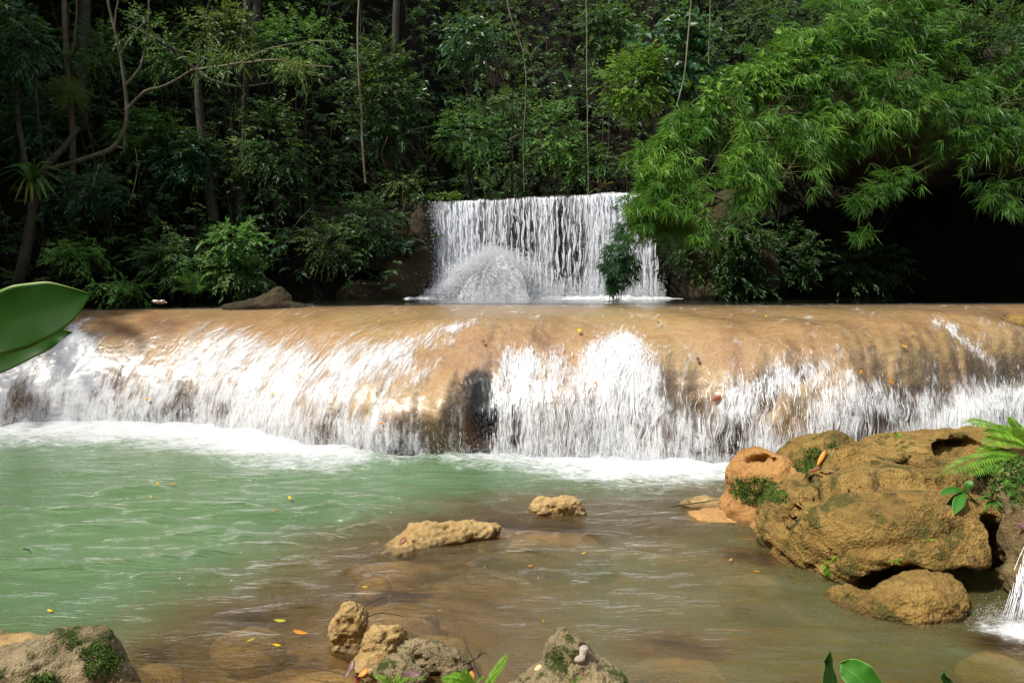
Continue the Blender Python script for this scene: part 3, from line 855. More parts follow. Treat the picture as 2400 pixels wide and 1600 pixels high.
g = np.random.default_rng(31)
S = 4000
wts = np.clip(dens[:, 0], .2, 1) ** 1.6; cdf = np.cumsum(wts)
sx = np.interp(g.random(S) * cdf[-1], cdf, fx[:, 0])
rill = g.random(S) < .55
sx = np.where(rill, np.round(sx / .17) * .17 + g.normal(0, .018, S), sx)
v0 = g.random(S) ** 1.1 * .95; ln = g.uniform(.03, .16, S); n = 6
vv = np.clip(v0[:, None] + ln[:, None] * np.linspace(0, 1, n)[None], 0, 1.0)
xx = sx[:, None] + .03 * np.sin(vv * 30 + sx[:, None] * 13) * .5 + .15 * sstep(FX1 - 1.2, FX1, sx[:, None]) * sstep(.3, 1, vv) * .6
yy_, zz_ = curtain(sx[:, None], vv)
C = np.stack([xx, yy_ - g.uniform(.0, .12, S)[:, None], zz_], -1)
wd = g.uniform(.010, .03, S)[:, None] * np.sin(np.linspace(.3, 2.9, n))[None] ** .5
Vr, Fr = ribbons(C, wd, np.broadcast_to(np.array([0, -1.0, 0.05]), C.shape))
o = obj('upper_fall_strands', new_mesh('upper_fall_strands', Vr, Fr, M['threads']))
tag(o, 'white threads of water in the upper waterfall', None, None, 'stuff')

OCT = np.array([(1, 1, 1), (1, -1, -1), (-1, 1, -1), (-1, -1, 1)], float) * .75
OCTF = np.array([(0, 1, 2), (0, 3, 1), (0, 2, 3), (1, 3, 2)])
def drops(C, r, stretch=None):
    S = len(C)
    sc_ = r[:, None, None] * np.ones((1, 1, 3))
    if stretch is not None: sc_ = sc_ * stretch[:, None, :]
    V = C[:, None] + OCT[None] * sc_
    Fd = (np.arange(S)[:, None, None] * 4 + OCTF[None]).reshape(-1, 3)
    return V.reshape(-1, 3), Fd

def burst(n, seed):
    """an arching burst: jets leave one point at the foot of the fall and fall back"""
    g = np.random.default_rng(seed)
    c = at(1165, 700, LIP_Y - .75); c[2] = 2.42
    th = g.normal(0, 1.0, n) * .62            # sideways
    t = g.random(n) ** .75
    vx = np.where(g.random(n) < .62, -1, 1) * np.abs(g.normal(.95, .55, n)); vz = g.normal(5.15, .32, n) * (1 - .10 * np.abs(vx) / 1.3)
    T = 2 * vz / 9.8
    tt_ = t * T
    p = np.stack([c[0] + .15 + g.normal(0, .10, n) + vx * tt_ * 1.15, c[1] + g.normal(0, .30, n) - .25 * tt_, c[2] + vz * tt_ - 4.9 * tt_ ** 2 + g.normal(0, .06, n)], -1)
    return p
B1 = burst(44000, 41)
g = np.random.default_rng(42)
B2 = np.stack([g.uniform(FX0 - .25, FX1 + .3, 16000), LIP_Y - .35 + g.normal(0, .22, 16000), 2.42 + np.abs(g.normal(0, .22, 16000)) * (1 + .5 * np.sin(np.linspace(0, 3, 16000)))], -1)
n3 = 5000
B3 = np.stack([FX0 - .05 + g.normal(0, .16, n3), LIP_Y + g.normal(0, .15, n3), 2.42 + g.random(n3) ** 1.3 * 2.9], -1)
n4 = 6000
B4 = np.stack([np.where(g.random(n4) < .5, -1.9, 2.9) + g.normal(0, .5, n4), LIP_Y - .25 + g.normal(0, .15, n4), 2.42 + g.random(n4) ** 1.6 * 2.6], -1)
n5 = 26000
th = g.random(n5) * math.pi; ac = at(1165, 700, LIP_Y - .6)
rad = 1 + g.normal(0, .09, n5) + .22 * perlin(np.stack([th * 2.6, 0 * th, 0 * th], -1)) + .10 * perlin(np.stack([th * 9, 0 * th + 3, 0 * th], -1)) - .25 * g.random(n5) ** 3
B5 = np.stack([ac[0] + np.where(np.cos(th) < 0, 1.45, .9) * np.cos(th) * rad + g.normal(0, .05, n5), ac[1] + g.normal(0, .2, n5), 2.40 + 1.32 * np.sin(th) ** 1.25 * rad + g.normal(0, .05, n5)], -1)
n6 = 16000
u6 = g.random(n6)
B6 = np.stack([ac[0] - 1.9 + 1.5 * u6 + g.normal(0, .12, n6), ac[1] + g.normal(0, .25, n6), 2.42 + g.random(n6) * (.25 + 1.0 * u6)], -1)
Bp = np.concatenate([B1[:14000], B2, B3, B4, B5, B6]); Bp = Bp[Bp[:, 2] > 2.40]
Vd, Fd = drops(Bp, g.uniform(.004, .015, len(Bp)) * np.where(g.random(len(Bp)) < .1, 1.5, 1.0))
o = obj('upper_fall_spray', new_mesh('upper_fall_spray', Vd, Fd, M['spray'], smooth=False))
tag(o, 'flying drops around the upper fall and its burst', None, None, 'stuff')
# thin torn sheets of the burst itself
gq = np.random.default_rng(45); shp = []
ac = at(1168, 700, LIP_Y - .6)
for k in range(6):
    nx_, nt_ = 70, 46
    vx = np.linspace(-1.75, 1.0, nx_)[:, None] * (1 - .07 * k); vz = (5.05 - .22 * k) * (1 - .13 * np.abs(vx) ** 1.2) + .22 * noise1(vx * 2.2, k * 3.1, 3)
    T_ = 2 * vz / 9.8; ts = np.linspace(.02, 1, nt_)[None] * T_
    X_ = ac[0] + .08 + vx * ts * (.95 + .05 * k) + .05 * noise1(ts * 5 + k, 2.0); Z_ = 2.40 + vz * ts - 4.9 * ts ** 2
    Y_ = ac[1] - .30 + .14 * k - .12 * ts + .10 * fbm(np.stack([vx * 3 + 0 * ts, ts * 4, 0 * ts + k], -1), 3)
    fa_ = .74 + .14 * sstep(.2, .5, ts / T_) - .30 * np.exp(-((vx - .05) / .30) ** 2) * sstep(.62, .3, ts / T_) - .10 * sstep(.92, 1, ts / T_) + 0 * X_
    shp.append((np.stack([X_, Y_, Z_], -1).reshape(-1, 3), grid_faces(nx_, nt_), np.stack([fa_.ravel(), (vx * 1.3 + k * 1.7 + 0 * ts).ravel(), (ts * 2.2 + k).ravel()], -1)))
Vp, Fp, Tp = join(shp)
M['plume_water'] = flow_water('torn burst water', 5, 1.6, 24, 14, k=1.1, lo=.30, hi=.80, film=.3, tint=(0.92, 0.94, 0.97))
o = obj('upper_fall_burst', new_mesh('upper_fall_burst', Vp, Fp, M['plume_water'], attrs={'foam': Tp[:, 0]}, uv=Tp[:, 1:]))
tag(o, 'white arching burst of water at the foot of the upper fall', None, None, 'stuff')
# fine mist hanging round the burst
mv, vt, vo = mat_new('spray mist')
vc = nd(vt, 'TexCoord').outputs['Object']
rl = nd(vt, 'VectorMath', {'operation': 'LENGTH'}, i0=vc).outputs['Value']
vn = noi(vt, vc, 2.4, 3, .6)
vd = mth(vt, 'MULTIPLY', mapr(vt, mth(vt, 'ADD', rl, mth(vt, 'MULTIPLY', mth(vt, 'SUBTRACT', vn, .5), .9)), .95, .30), .7)
vp = nd(vt, 'VolumePrincipled', None, Color=(.97, .98, 1.0), Density=vd, Anisotropy=.2)
vt.links.new(vp.outputs[0], vo.inputs['Volume'])
th_, ph_ = np.meshgrid(np.linspace(0, 2 * math.pi, 25)[:-1], np.linspace(.02, math.pi - .02, 13))
Vs_ = np.stack([np.cos(th_) * np.sin(ph_), np.sin(th_) * np.sin(ph_), np.cos(ph_)], -1)
a_ = np.arange(12)[:, None] * 24 + np.arange(24)[None]; b_ = np.arange(12)[:, None] * 24 + (np.arange(24)[None] + 1) % 24
o = obj('spray_mist', new_mesh('spray_mist', Vs_.reshape(-1, 3), np.stack([a_, a_ + 24, b_ + 24, b_], -1).reshape(-1, 4), mv), None, (float(ac[0]) - .25, float(ac[1]) - .1, 2.75)); o.scale = (1.9, .55, 1.25)
tag(o, 'soft white mist around the burst at the foot of the upper fall', None, None, 'stuff')
# mist lumps: churned foam heaped at the foot of both falls
def foam_heap(name, label, pts, seed, rr=(.10, .28)):
    g = np.random.default_rng(seed); parts = []
    th, ph = np.meshgrid(np.linspace(0, 2 * math.pi, 13)[:-1], np.linspace(0, math.pi / 2, 6))
    base = np.stack([np.cos(th) * np.sin(ph), np.sin(th) * np.sin(ph), np.cos(ph)], -1)
    for p in pts:
        r = g.uniform(*rr)
        B = base * np.array([r * g.uniform(1.2, 2.2), r, r * g.uniform(.35, .75)])
        B = B * (1 + .5 * fbm(base * 2.3 + p[0] * 3.1, 3))[..., None] + p
        nr2, nc2 = base.shape[:2]
        a = (np.arange(nr2 - 1)[:, None] * nc2 + np.arange(nc2)[None]); b = (np.arange(nr2 - 1)[:, None] * nc2 + (np.arange(nc2)[None] + 1) % nc2)
        Fh = np.stack([a, b, b + nc2, a + nc2], -1).reshape(-1, 4)
        parts.append((B.reshape(-1, 3), Fh))
    V, F, _ = join(parts)
    o = obj(name, new_mesh(name, V, F, M['white_water'])); tag(o, label, None, None, 'stuff')
g = np.random.default_rng(5)
foam_heap('upper_foam', 'churned white foam line at the foot of the upper fall', [np.array([x, LIP_Y - .45 + g.normal(0, .2), 2.40]) for x in np.linspace(FX0 - .9, FX1 + .3, 120)], 3, (.09, .21))
# splashing drops along the foot of the lower cascade
n = 22000
ui = g.integers(0, NU, n)
fw = np.clip(FO[ui, int(NV * .78)], .1, 1); keep_ = g.random(n) < fw
ui = ui[keep_]; n = len(ui)
out_ = np.abs(g.normal(0, .18, n)); up_ = np.abs(g.normal(0, .11, n)) + .01
Cd = SHEET[ui, int(NV * .86)].copy(); Cd[:, 1] -= out_ + .02; Cd[:, 0] += g.normal(0, .04, n); Cd[:, 2] = up_
Vd, Fd = drops(Cd, g.uniform(.003, .009, n))
o = obj('cascade_splash', new_mesh('cascade_splash', Vd, Fd, M['white_water'], smooth=False))
tag(o, 'fine splashing drops along the foot of the lower cascade', None, None, 'stuff')
# ------------------------------------------------------------------ vegetation
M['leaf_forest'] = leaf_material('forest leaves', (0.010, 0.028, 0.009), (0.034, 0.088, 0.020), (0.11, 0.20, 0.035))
M['leaf_olive'] = leaf_material('olive leaves', (0.022, 0.036, 0.010), (0.075, 0.12, 0.024), (0.18, 0.23, 0.05))
M['leaf_blue'] = leaf_material('blue green leaves', (0.008, 0.028, 0.013), (0.024, 0.078, 0.030), (0.06, 0.17, 0.06), rough=.32)
M['leaf_mid'] = leaf_material('mid green leaves', (0.022, 0.06, 0.012), (0.065, 0.17, 0.026), (0.15, 0.30, 0.045), trans=.3)
M['leaf_lime'] = leaf_material('lime leaves', (0.05, 0.11, 0.008), (0.12, 0.24, 0.015), (0.24, 0.36, 0.03), trans=.38)
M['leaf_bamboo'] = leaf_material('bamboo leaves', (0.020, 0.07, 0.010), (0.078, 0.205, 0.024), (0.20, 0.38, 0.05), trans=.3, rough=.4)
M['leaf_bamboo_shade'] = leaf_material('bamboo leaves with painted shade', (0.012, 0.04, 0.012), (0.03, 0.10, 0.03), (0.06, 0.16, 0.04), trans=.25)  # darker copy of the bamboo leaves, with shade put into the colour
M['leaf_fern'] = leaf_material('fern fronds', (0.07, 0.17, 0.012), (0.15, 0.33, 0.02), (0.28, 0.46, 0.04), trans=.4)
M['leaf_dry'] = leaf_material('dry leaves', (0.10, 0.05, 0.015), (0.28, 0.14, 0.03), (0.45, 0.28, 0.08), trans=.15)
M['bark_dark'] = bark_material('dark bark', (0.010, 0.008, 0.006), (0.04, 0.032, 0.022))
M['bark_pale'] = bark_material('pale mossy bark', (0.10, 0.085, 0.05), (0.26, 0.23, 0.15), (0.09, 0.10, 0.03), .35)
M['bark_brown'] = bark_material('brown bark', (0.05, 0.035, 0.02), (0.13, 0.09, 0.05), (0.05, 0.06, 0.015), .35)
M['bark_limb'] = bark_material('weathered bark', (0.06, 0.05, 0.03), (0.16, 0.135, 0.085), (0.05, 0.06, 0.02), .45)
M['culm'] = bark_material('bamboo culm', (0.06, 0.09, 0.02), (0.14, 0.17, 0.05), (0.1, 0.1, 0.04), .1)
DOWN = np.array([0, 0, -1.0])

def leaf_quads(B, D, Nn, L, W, tip_drop=.12, fold=.18, at_mid=.42):
    """folded diamonds: B,D,Nn (m,3); L,W (m,)"""
    Nn = unit(Nn); D = unit(D); Wd = unit(np.cross(Nn, D)); N2 = np.cross(D, Wd)
    Lc, Wc = L[:, None], W[:, None]
    mid = B + D * Lc * at_mid
    a = mid + Wd * Wc / 2 + N2 * Wc * fold; b = mid - Wd * Wc / 2 + N2 * Wc * fold
    t = B + D * Lc + DOWN * Lc * tip_drop
    V = np.stack([B, a, t, b], 1).reshape(-1, 3)
    i = np.arange(len(B))[:, None] * 4
    F = np.concatenate([i + np.array([[0, 2, 1]]), i + np.array([[0, 3, 2]])])
    return V, F

def sprays(C, A, n, g, length=.5, L=.18, W=.075, droop=.25, tint=(.2, .8), jit=.25, out=(0, -1, .6)):
    """leafy twigs: C start points, A axes"""
    S = len(C); A = unit(A)
    t = np.linspace(.12, 1, n)[None, :, None]
    ln = (length * g.uniform(.6, 1.3, S))[:, None, None]
    P = C[:, None] + A[:, None] * ln * t + DOWN * droop * ln * t ** 2
    side = unit(np.cross(A, [0, 0, 1.0]) + g.normal(0, .12, (S, 3)))
    sg = np.where(np.arange(n) % 2, 1, -1)[None, :, None]
    D = A[:, None] * (.25 + .9 * t ** 2) + side[:, None] * sg * (1.05 - .6 * t) + DOWN * .35 + g.normal(0, jit, (S, n, 3))
    Nn = np.array(out, float)[None, None] * .7 + np.array([0, 0, .7]) + g.normal(0, .35, (S, n, 3))
    sz = g.uniform(.65, 1.25, (S, n)) * (1 - .25 * np.abs(t[..., 0] - .6))
    shade = g.uniform(0, 1, S)[:, None] * .7 + g.uniform(0, 1, (S, n)) * .3
    tv = tint[0] + (tint[1] - tint[0]) * shade
    V, F = leaf_quads(P.reshape(-1, 3), D.reshape(-1, 3), Nn.reshape(-1, 3), (L * sz).ravel(), (W * sz).ravel())
    return V, F, np.repeat(tv.ravel(), 4)

# the leafy mass on the hillside: nobody could count it
def hill_point(x, d):
    y = foot(x) + d
    return np.stack([x, y, hill(x, y)], -1)
def forest_layer(n, g, lift, L, W, length, nl, tint, thr, xr=(-19, 19), dmax=9.5, seed=0.):
    x = g.uniform(xr[0], xr[1], n); d = g.uniform(.0, dmax, n)
    P = hill_point(x, d)
    # in the fall's notch there is no bank; keep the dark recess under the bamboo bare
    infall = (x > -2.6) & (x < 5.0) & (d < 3.2)
    cave = (x > 6.2) & (P[:, 2] < 6.3)
    q = fbm(P * np.array([.55, .35, .75]) + seed, 3)
    k = (~infall) & (~cave) & (q > thr + g.normal(0, .06, n))
    P = P[k]; n = len(P)
    out = np.array([0, -1.0, .35])
    P = P + out * (g.random(n) ** 1.2 * lift)[:, None] + np.array([0, 0, .1])
    A = out + g.normal(0, .55, (n, 3)) + np.array([0, 0, .15])
    tl = np.clip(.45 + .9 * fbm(P * .8 + 31 + seed, 2), 0, 1)
    V, F, T = sprays(P, A, nl, g, length, L, W, .35, (0, 1))
    T = np.clip(tint[0] + (tint[1] - tint[0]) * (.5 * T + .5 * np.repeat(tl, nl * 4)), 0, 1)
    return V, F, T
g = np.random.default_rng(77)
for nm, mat, layers, lb in [
    ('forest_foliage', 'leaf_forest', [(8200, 1.2, .20, .085, .55, 11, (.05, .85), -.12, 0.), (3300, 1.8, .14, .06, .45, 12, (.1, .9), .05, 5.)], 'dark tangled forest leaves covering the hillside'),
    ('forest_undergrowth', 'leaf_blue', [(2600, 1.4, .26, .11, .6, 8, (.0, .8), .08, 11.)], 'bluish broad leaves of the shaded forest undergrowth'),
    ('forest_scrub', 'leaf_olive', [(2400, 1.6, .12, .045, .5, 14, (.1, .9), .08, 23.)], 'olive small leaved scrub mixed into the forest')]:
    V, F, T = join([forest_layer(n, g, lift, L, W, ln, nl, ti, th, seed=sd) for (n, lift, L, W, ln, nl, ti, th, sd) in layers])
    o = obj(nm, new_mesh(nm, V, F, M[mat], smooth=False, attrs={'tint': T})); tag(o, lb, None, None, 'stuff')
# dry hanging stems and fine roots in the gaps
parts = []
for k in range(260):
    x = g.uniform(-17, 17); 
    if 6.0 < x: continue
    if -2.6 < x < 5: d = g.uniform(3.2, 6)
    else: d = g.uniform(.2, 5)
    p = hill_point(np.array([x]), np.array([d]))[0] + np.array([0, -g.uniform(.6, 1.6), g.uniform(.8, 3)])
    q = p + np.array([g.normal(0, .5), g.normal(0, .2), -g.uniform(.6, 2.6)])
    m_ = (p + q) / 2 + g.normal(0, .12, 3)
    parts.append(tube([p, m_, q], g.uniform(.006, .016), .004, 6, 3))
V, F, _ = join(parts)
o = obj('hanging_stems', new_mesh('hanging_stems', V, F, M['bark_brown'])); tag(o, 'thin dry stems and roots hanging in the forest', None, None, 'stuff')

# crown generators ----------------------------------------------------
def crown(c, r, n, g, nl=10, L=.18, W=.075, length=.5, droop=.3, tint=(.1, .9), shell=.55, light=.35):
    c = np.asarray(c, float); r = np.asarray(r, float)
    d = unit(g.normal(size=(n, 3)))
    rad = (shell + (1 - shell) * g.random(n)) * (1 + .35 * fbm(d * 1.8 + c * .37, 3))
    P = c + d * r * rad[:, None]
    A = d + np.array([0, -.4, .1]) + g.normal(0, .3, (n, 3))
    V, F, T = sprays(P - A * length * .4, A, nl, g, length, L, W, droop, (0, 1))
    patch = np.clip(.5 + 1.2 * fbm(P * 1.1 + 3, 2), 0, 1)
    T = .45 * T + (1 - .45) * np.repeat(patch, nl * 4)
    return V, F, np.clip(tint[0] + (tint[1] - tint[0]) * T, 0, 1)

def shrub(name, label, px, py, rx, ry, Y, mat, g, n=140, depth=.8, stems=3, bark='bark_dark', group='shrubs and small trees on the far bank', **k):
    c = at(px, py, Y); s = Y / F_PX
    r = np.array([rx * s, depth, ry * s])
    x = float(c[0]); yb = max(Y + .5, float(foot(x)) + .4)
    base = np.array([x, yb, float(hill(np.array([x]), np.array([yb]))[0]) - .1])
    if base[2] > c[2] - .3: base[2] = c[2] - r[2] - .5
    t = thing(name, label, 'shrub', base, group)
    st = []
    for q in range(stems):
        tip = c + g.normal(0, .45, 3) * r
        mid = (base + c) / 2 + g.normal(0, .15, 3)
        st.append(tube([base, mid, tip], .03, .009, 9, 5))
    V, F, _ = join(st); part('stem', V, F, M[bark], t)
    V, F, T = crown(c, r, n, g, **k)
    part('foliage', V, F, M[mat], t, smooth=False, attrs={'tint': T}, kind='stuff')
    return t

g = np.random.default_rng(91)
SHRUBS = [
 ('lime_tree', 'bright lime green small tree right of the long straight liana', 1490, 190, 90, 85, 22.0, 'leaf_lime', dict(n=330, L=.13, W=.055, length=.4)),
 ('leafy_shrub', 'mid green bush hanging just left of the straight liana above the fall', 1295, 310, 75, 85, 23.1, 'leaf_mid', dict(n=190, L=.15, W=.065)),
 ('leafy_shrub', 'rounded green bush above the left end of the upper fall', 1100, 310, 100, 75, 23.1, 'leaf_mid', dict(n=230, L=.15, W=.06, tint=(.0, .7))),
 ('leafy_shrub', 'dark glossy bush near the top edge above the upper fall', 1100, 90, 70, 60, 23.5, 'leaf_blue', dict(n=130, L=.2, W=.085)),
 ('leafy_shrub', 'flat topped green bush in the dark gap above the upper fall', 1200, 235, 60, 25, 23.3, 'leaf_forest', dict(n=90, L=.12, W=.05, tint=(.4, 1))),
 ('leafy_shrub', 'green bush under the long liana beside the bamboo', 1370, 380, 55, 50, 23.2, 'leaf_mid', dict(n=110, L=.14, W=.06, tint=(.0, .8))),
 ('yellow_green_tree', 'yellow green fine leaved tree crown at the top left of centre', 690, 100, 120, 75, 21.6, 'leaf_mid', dict(n=300, L=.12, W=.045, tint=(.15, .95))),
 ('yellow_green_tree', 'pale drooping olive foliage below the top edge beside the spotted liana', 520, 70, 80, 70, 21.2, 'leaf_olive', dict(n=150, L=.2, W=.05, droop=.6, tint=(.3, 1))),
 ('leafy_shrub', 'small green bush behind the pale curving tree near the top', 385, 130, 50, 50, 21.4, 'leaf_mid', dict(n=110, L=.12, W=.05, tint=(0, .8))),
 ('leafy_shrub', 'green bush right of the pale curving trunk', 340, 300, 85, 55, 20.8, 'leaf_mid', dict(n=170, L=.15, W=.065, tint=(0, .7))),
 ('leafy_shrub', 'dull green bush in the shade left of the spotted trunk', 430, 360, 90, 60, 20.8, 'leaf_blue', dict(n=160, L=.2, W=.085, tint=(.1, .9))),
 ('leafy_shrub', 'leafy creeper mass right of the spotted trunk', 640, 330, 75, 110, 21.2, 'leaf_forest', dict(n=200, L=.13, W=.06, tint=(.2, 1))),
 ('leafy_shrub', 'broad leaved pale green plant on the bank left of the fall', 555, 560, 60, 42, 19.4, 'leaf_mid', dict(n=46, nl=7, L=.26, W=.12, length=.4, tint=(.25, .75))),
 ('leafy_shrub', 'dense green bush at the water edge below the broad leaved plant', 560, 630, 70, 45, 19.5, 'leaf_forest', dict(n=150, L=.15, W=.065, tint=(.3, 1))),
 ('leafy_shrub', 'sloping dark green bush on the left bank', 420, 610, 90, 60, 19.6, 'leaf_forest', dict(n=220, L=.15, W=.06, tint=(.3, 1))),
 ('leafy_shrub', 'bright green leaf tuft in the dark left bank', 185, 590, 50, 22, 18.9, 'leaf_mid', dict(n=44, L=.2, W=.075, tint=(.4, 1))),
 ('leafy_shrub', 'drooping pinnate green sprays beside the big foreground leaf tip', 275, 665, 48, 20, 18.6, 'leaf_mid', dict(n=46, nl=10, L=.17, W=.055, droop=.6, tint=(.3, .9))),
 ('leafy_shrub', 'dark bush hanging on the bank left of the upper fall', 860, 520, 80, 70, 21.6, 'leaf_forest', dict(n=190, L=.15, W=.06, tint=(.1, .8))),
 ('leafy_shrub', 'tall dark leafy tree column left of the upper fall', 900, 230, 85, 140, 22.8, 'leaf_forest', dict(n=330, L=.19, W=.08, tint=(.0, .75))),
 ('leafy_shrub', 'sparse brown green bush perched above the left corner of the fall', 955, 430, 55, 40, 22.6, 'leaf_olive', dict(n=100, L=.11, W=.045, tint=(.2, .9))),
 ('moss_cushion', 'yellow green mossy cushion on the left lip of the upper fall', 1040, 458, 45, 10, 22.7, 'leaf_lime', dict(n=90, L=.07, W=.03, length=.15, tint=(0, .6), depth=.4)),
 ('large_leaf_vine', 'vine of big heart shaped leaves beside the two pale lianas', 1580, 110, 95, 100, 22.6, 'leaf_blue', dict(n=120, nl=7, L=.3, W=.2, length=.5, tint=(.2, 1))),
 ('leafy_shrub', 'leafy plant over the mossy rock right of the upper fall', 1660, 620, 45, 55, 20.8, 'leaf_forest', dict(n=120, L=.16, W=.06, tint=(.3, 1), depth=.5)),
 ('leafy_shrub', 'low dim plants at the water edge below the bamboo', 1740, 655, 70, 32, 20.4, 'leaf_forest', dict(n=100, L=.16, W=.06, tint=(.0, .6), depth=.5)),
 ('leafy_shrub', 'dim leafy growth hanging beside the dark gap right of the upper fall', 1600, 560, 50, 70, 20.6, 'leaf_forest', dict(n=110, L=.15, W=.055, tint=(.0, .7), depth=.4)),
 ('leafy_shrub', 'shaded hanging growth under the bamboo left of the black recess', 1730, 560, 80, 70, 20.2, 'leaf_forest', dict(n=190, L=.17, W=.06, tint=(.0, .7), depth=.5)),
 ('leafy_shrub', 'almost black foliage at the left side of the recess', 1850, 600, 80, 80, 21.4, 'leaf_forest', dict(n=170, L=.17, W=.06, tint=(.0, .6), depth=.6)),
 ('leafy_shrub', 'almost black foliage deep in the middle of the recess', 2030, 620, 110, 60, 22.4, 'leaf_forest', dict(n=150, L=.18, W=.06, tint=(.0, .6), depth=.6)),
 ('leafy_shrub', 'dark green bush left edge halfway up the forest', 60, 290, 80, 60, 19.8, 'leaf_blue', dict(n=150, L=.18, W=.07, tint=(0, .8))),
 ('leafy_shrub', 'grey green drooping foliage in the top left corner', 40, 80, 70, 90, 18.8, 'leaf_blue', dict(n=150, L=.2, W=.06, droop=.6, tint=(.2, 1))),
 ('leafy_shrub', 'small leaved green bush between the left trunks near the top', 215, 110, 60, 60, 20.6, 'leaf_forest', dict(n=140, L=.12, W=.05, tint=(.2, 1))),
 ('leafy_shrub', 'green bush above the leaf tuft between the left trunks', 210, 440, 70, 45, 19.6, 'leaf_blue', dict(n=120, L=.17, W=.07, tint=(.1, .9))),
 ('leafy_shrub', 'tall green thicket behind the top of the bamboo', 1900, 40, 170, 60, 22.6, 'leaf_forest', dict(n=260, L=.17, W=.07, tint=(.1, .8))),
 ('leafy_shrub', 'shadowed foliage in the top right corner', 2340, 90, 110, 80, 18.6, 'leaf_forest', dict(n=240, L=.16, W=.06, tint=(0, .6))),
 ('leafy_shrub', 'round leaved green tree between lime tree and bamboo near the top', 1420, 70, 60, 60, 23.4, 'leaf_forest', dict(n=150, L=.2, W=.09, tint=(.2, .9))),
 ('leafy_shrub', 'thin leaved bush on the shaded bank under the dark tree column', 770, 560, 70, 60, 21.0, 'leaf_olive', dict(n=120, L=.13, W=.045, tint=(0, .7))),
]
for (nm, lb, px, py, rx, ry, Y, mat, k) in SHRUBS:
    shrub(nm, lb, px, py, rx, ry, Y, mat, g, **k)

# trees whose trunks stand out ---------------------------------------
def trunk_tree(name, label, bark, trunk, branches, leafspec=None, cat='tree', group=None, sides=8):
    """trunk: (list of (px,py,Y), r0, r1); branches the same"""
    pts = [at(*p) for p in trunk[0]]
    t = thing(name, label, cat, pts[0], group)
    V, F = tube(pts, trunk[1], trunk[2], 26, sides, wob=.05, seed=pts[0][0]); part('trunk', V, F, M[bark], t)
    for b in branches:
        bp = [at(*p) for p in b[0]]
        V, F = tube(bp, b[1], b[2], 16, 6, wob=.05, seed=bp[0][0]); part('branch', V, F, M[bark], t)
    if leafspec:
        mat, blobs = leafspec; ps = []
        for (px, py, Y, rx, ry, n, kk) in blobs:
            s = Y / F_PX
            ps.append(crown(at(px, py, Y), (rx * s, .7, ry * s), n, g, **kk))
        V, F, T = join(ps); part('crown', V, F, M[mat], t, smooth=False, attrs={'tint': T}, kind='stuff')
    return t
small = dict(L=.13, W=.05, tint=(.2, 1)); strap = dict(L=.24, W=.05, droop=.5, tint=(.3, 1), nl=7)
trunk_tree('curving_tree', 'pale slender tree with curved bare trunk in the left forest', 'bark_limb',
    ([(120, 395, 19.6), (200, 372, 19.4), (262, 348, 19.3), (290, 300, 19.2), (296, 240, 19.2), (288, 170, 19.2), (276, 100, 19.2), (256, 20, 19.2), (245, -60, 19.2)], .062, .028),
    [([(290, 205, 19.2), (325, 165, 19.1), (342, 100, 19.1), (352, -40, 19.1)], .04, .02), ([(282, 130, 19.2), (310, 85, 19.2), (345, 45, 19.3), (352, 20, 19.3)], .035, .015),
     ([(295, 260, 19.2), (340, 215, 19.1), (385, 202, 19.0), (440, 170, 19.0), (470, 150, 19.0), (505, 100, 19.0)], .04, .012), ([(280, 130, 19.2), (270, 60, 19.1), (283, -50, 19.1)], .03, .015),
     ([(270, 345, 19.3), (292, 345, 19.2), (290, 322, 19.1)], .03, .014)],
    ('leaf_forest', [(330, 60, 19.2, 50, 50, 40, small), (480, 140, 19.0, 40, 20, 24, strap)]))
trunk_tree('spreading_tree', 'dark trunk forking into wide branches in the left forest', 'bark_dark',
    ([(500, 520, 21.0), (488, 400, 21.0), (470, 300, 21.0), (462, 165, 21.0)], .16, .10),
    [([(462, 170, 21.0), (420, 130, 20.8), (370, 95, 20.6), (300, 60, 20.5)], .09, .04), ([(465, 165, 21), (500, 190, 20.8), (560, 205, 20.6), (640, 195, 20.5)], .06, .02),
     ([(462, 165, 21), (475, 90, 21), (500, -40, 21)], .06, .03)], None)
trunk_tree('pale_limb_tree', 'long pale limb reaching right across the left forest', 'bark_pale',
    ([(448, 165, 20.6), (500, 156, 20.3), (560, 150, 20.1), (640, 142, 20.0), (700, 152, 19.9), (780, 158, 19.9)], .035, .012),
    [([(560, 150, 20.1), (620, 118, 20.0), (700, 100, 20.0), (790, 98, 20)], .02, .008), ([(640, 142, 20), (690, 165, 20), (720, 150, 19.9)], .012, .006)],
    ('leaf_olive', [(690, 150, 19.9, 45, 14, 30, strap), (560, 120, 20.1, 40, 20, 22, strap)]))
trunk_tree('spotted_tree', 'straight dark trunk with a pale liana climbing it in the left forest', 'bark_dark',
    ([(562, 560, 21.6), (566, 400, 21.6), (572, 200, 21.6), (580, -60, 21.6)], .15, .12), [], ('leaf_olive', [(562, 330, 21.4, 18, 120, 40, dict(L=.1, W=.05, tint=(.3, 1), length=.3))]))
trunk_tree('leaning_tree', 'dark leaning trunk carrying a bird nest fern at the left edge', 'bark_dark',
    ([(30, 700, 18.9), (55, 620, 18.9), (72, 520, 18.9), (82, 440, 18.9), (105, 395, 19.0), (150, 345, 19.2), (185, 300, 19.4)], .15, .06),
    [([(80, 450, 18.9), (55, 360, 19.0), (40, 240, 19.2), (30, -40, 19.4)], .09, .05)], None)
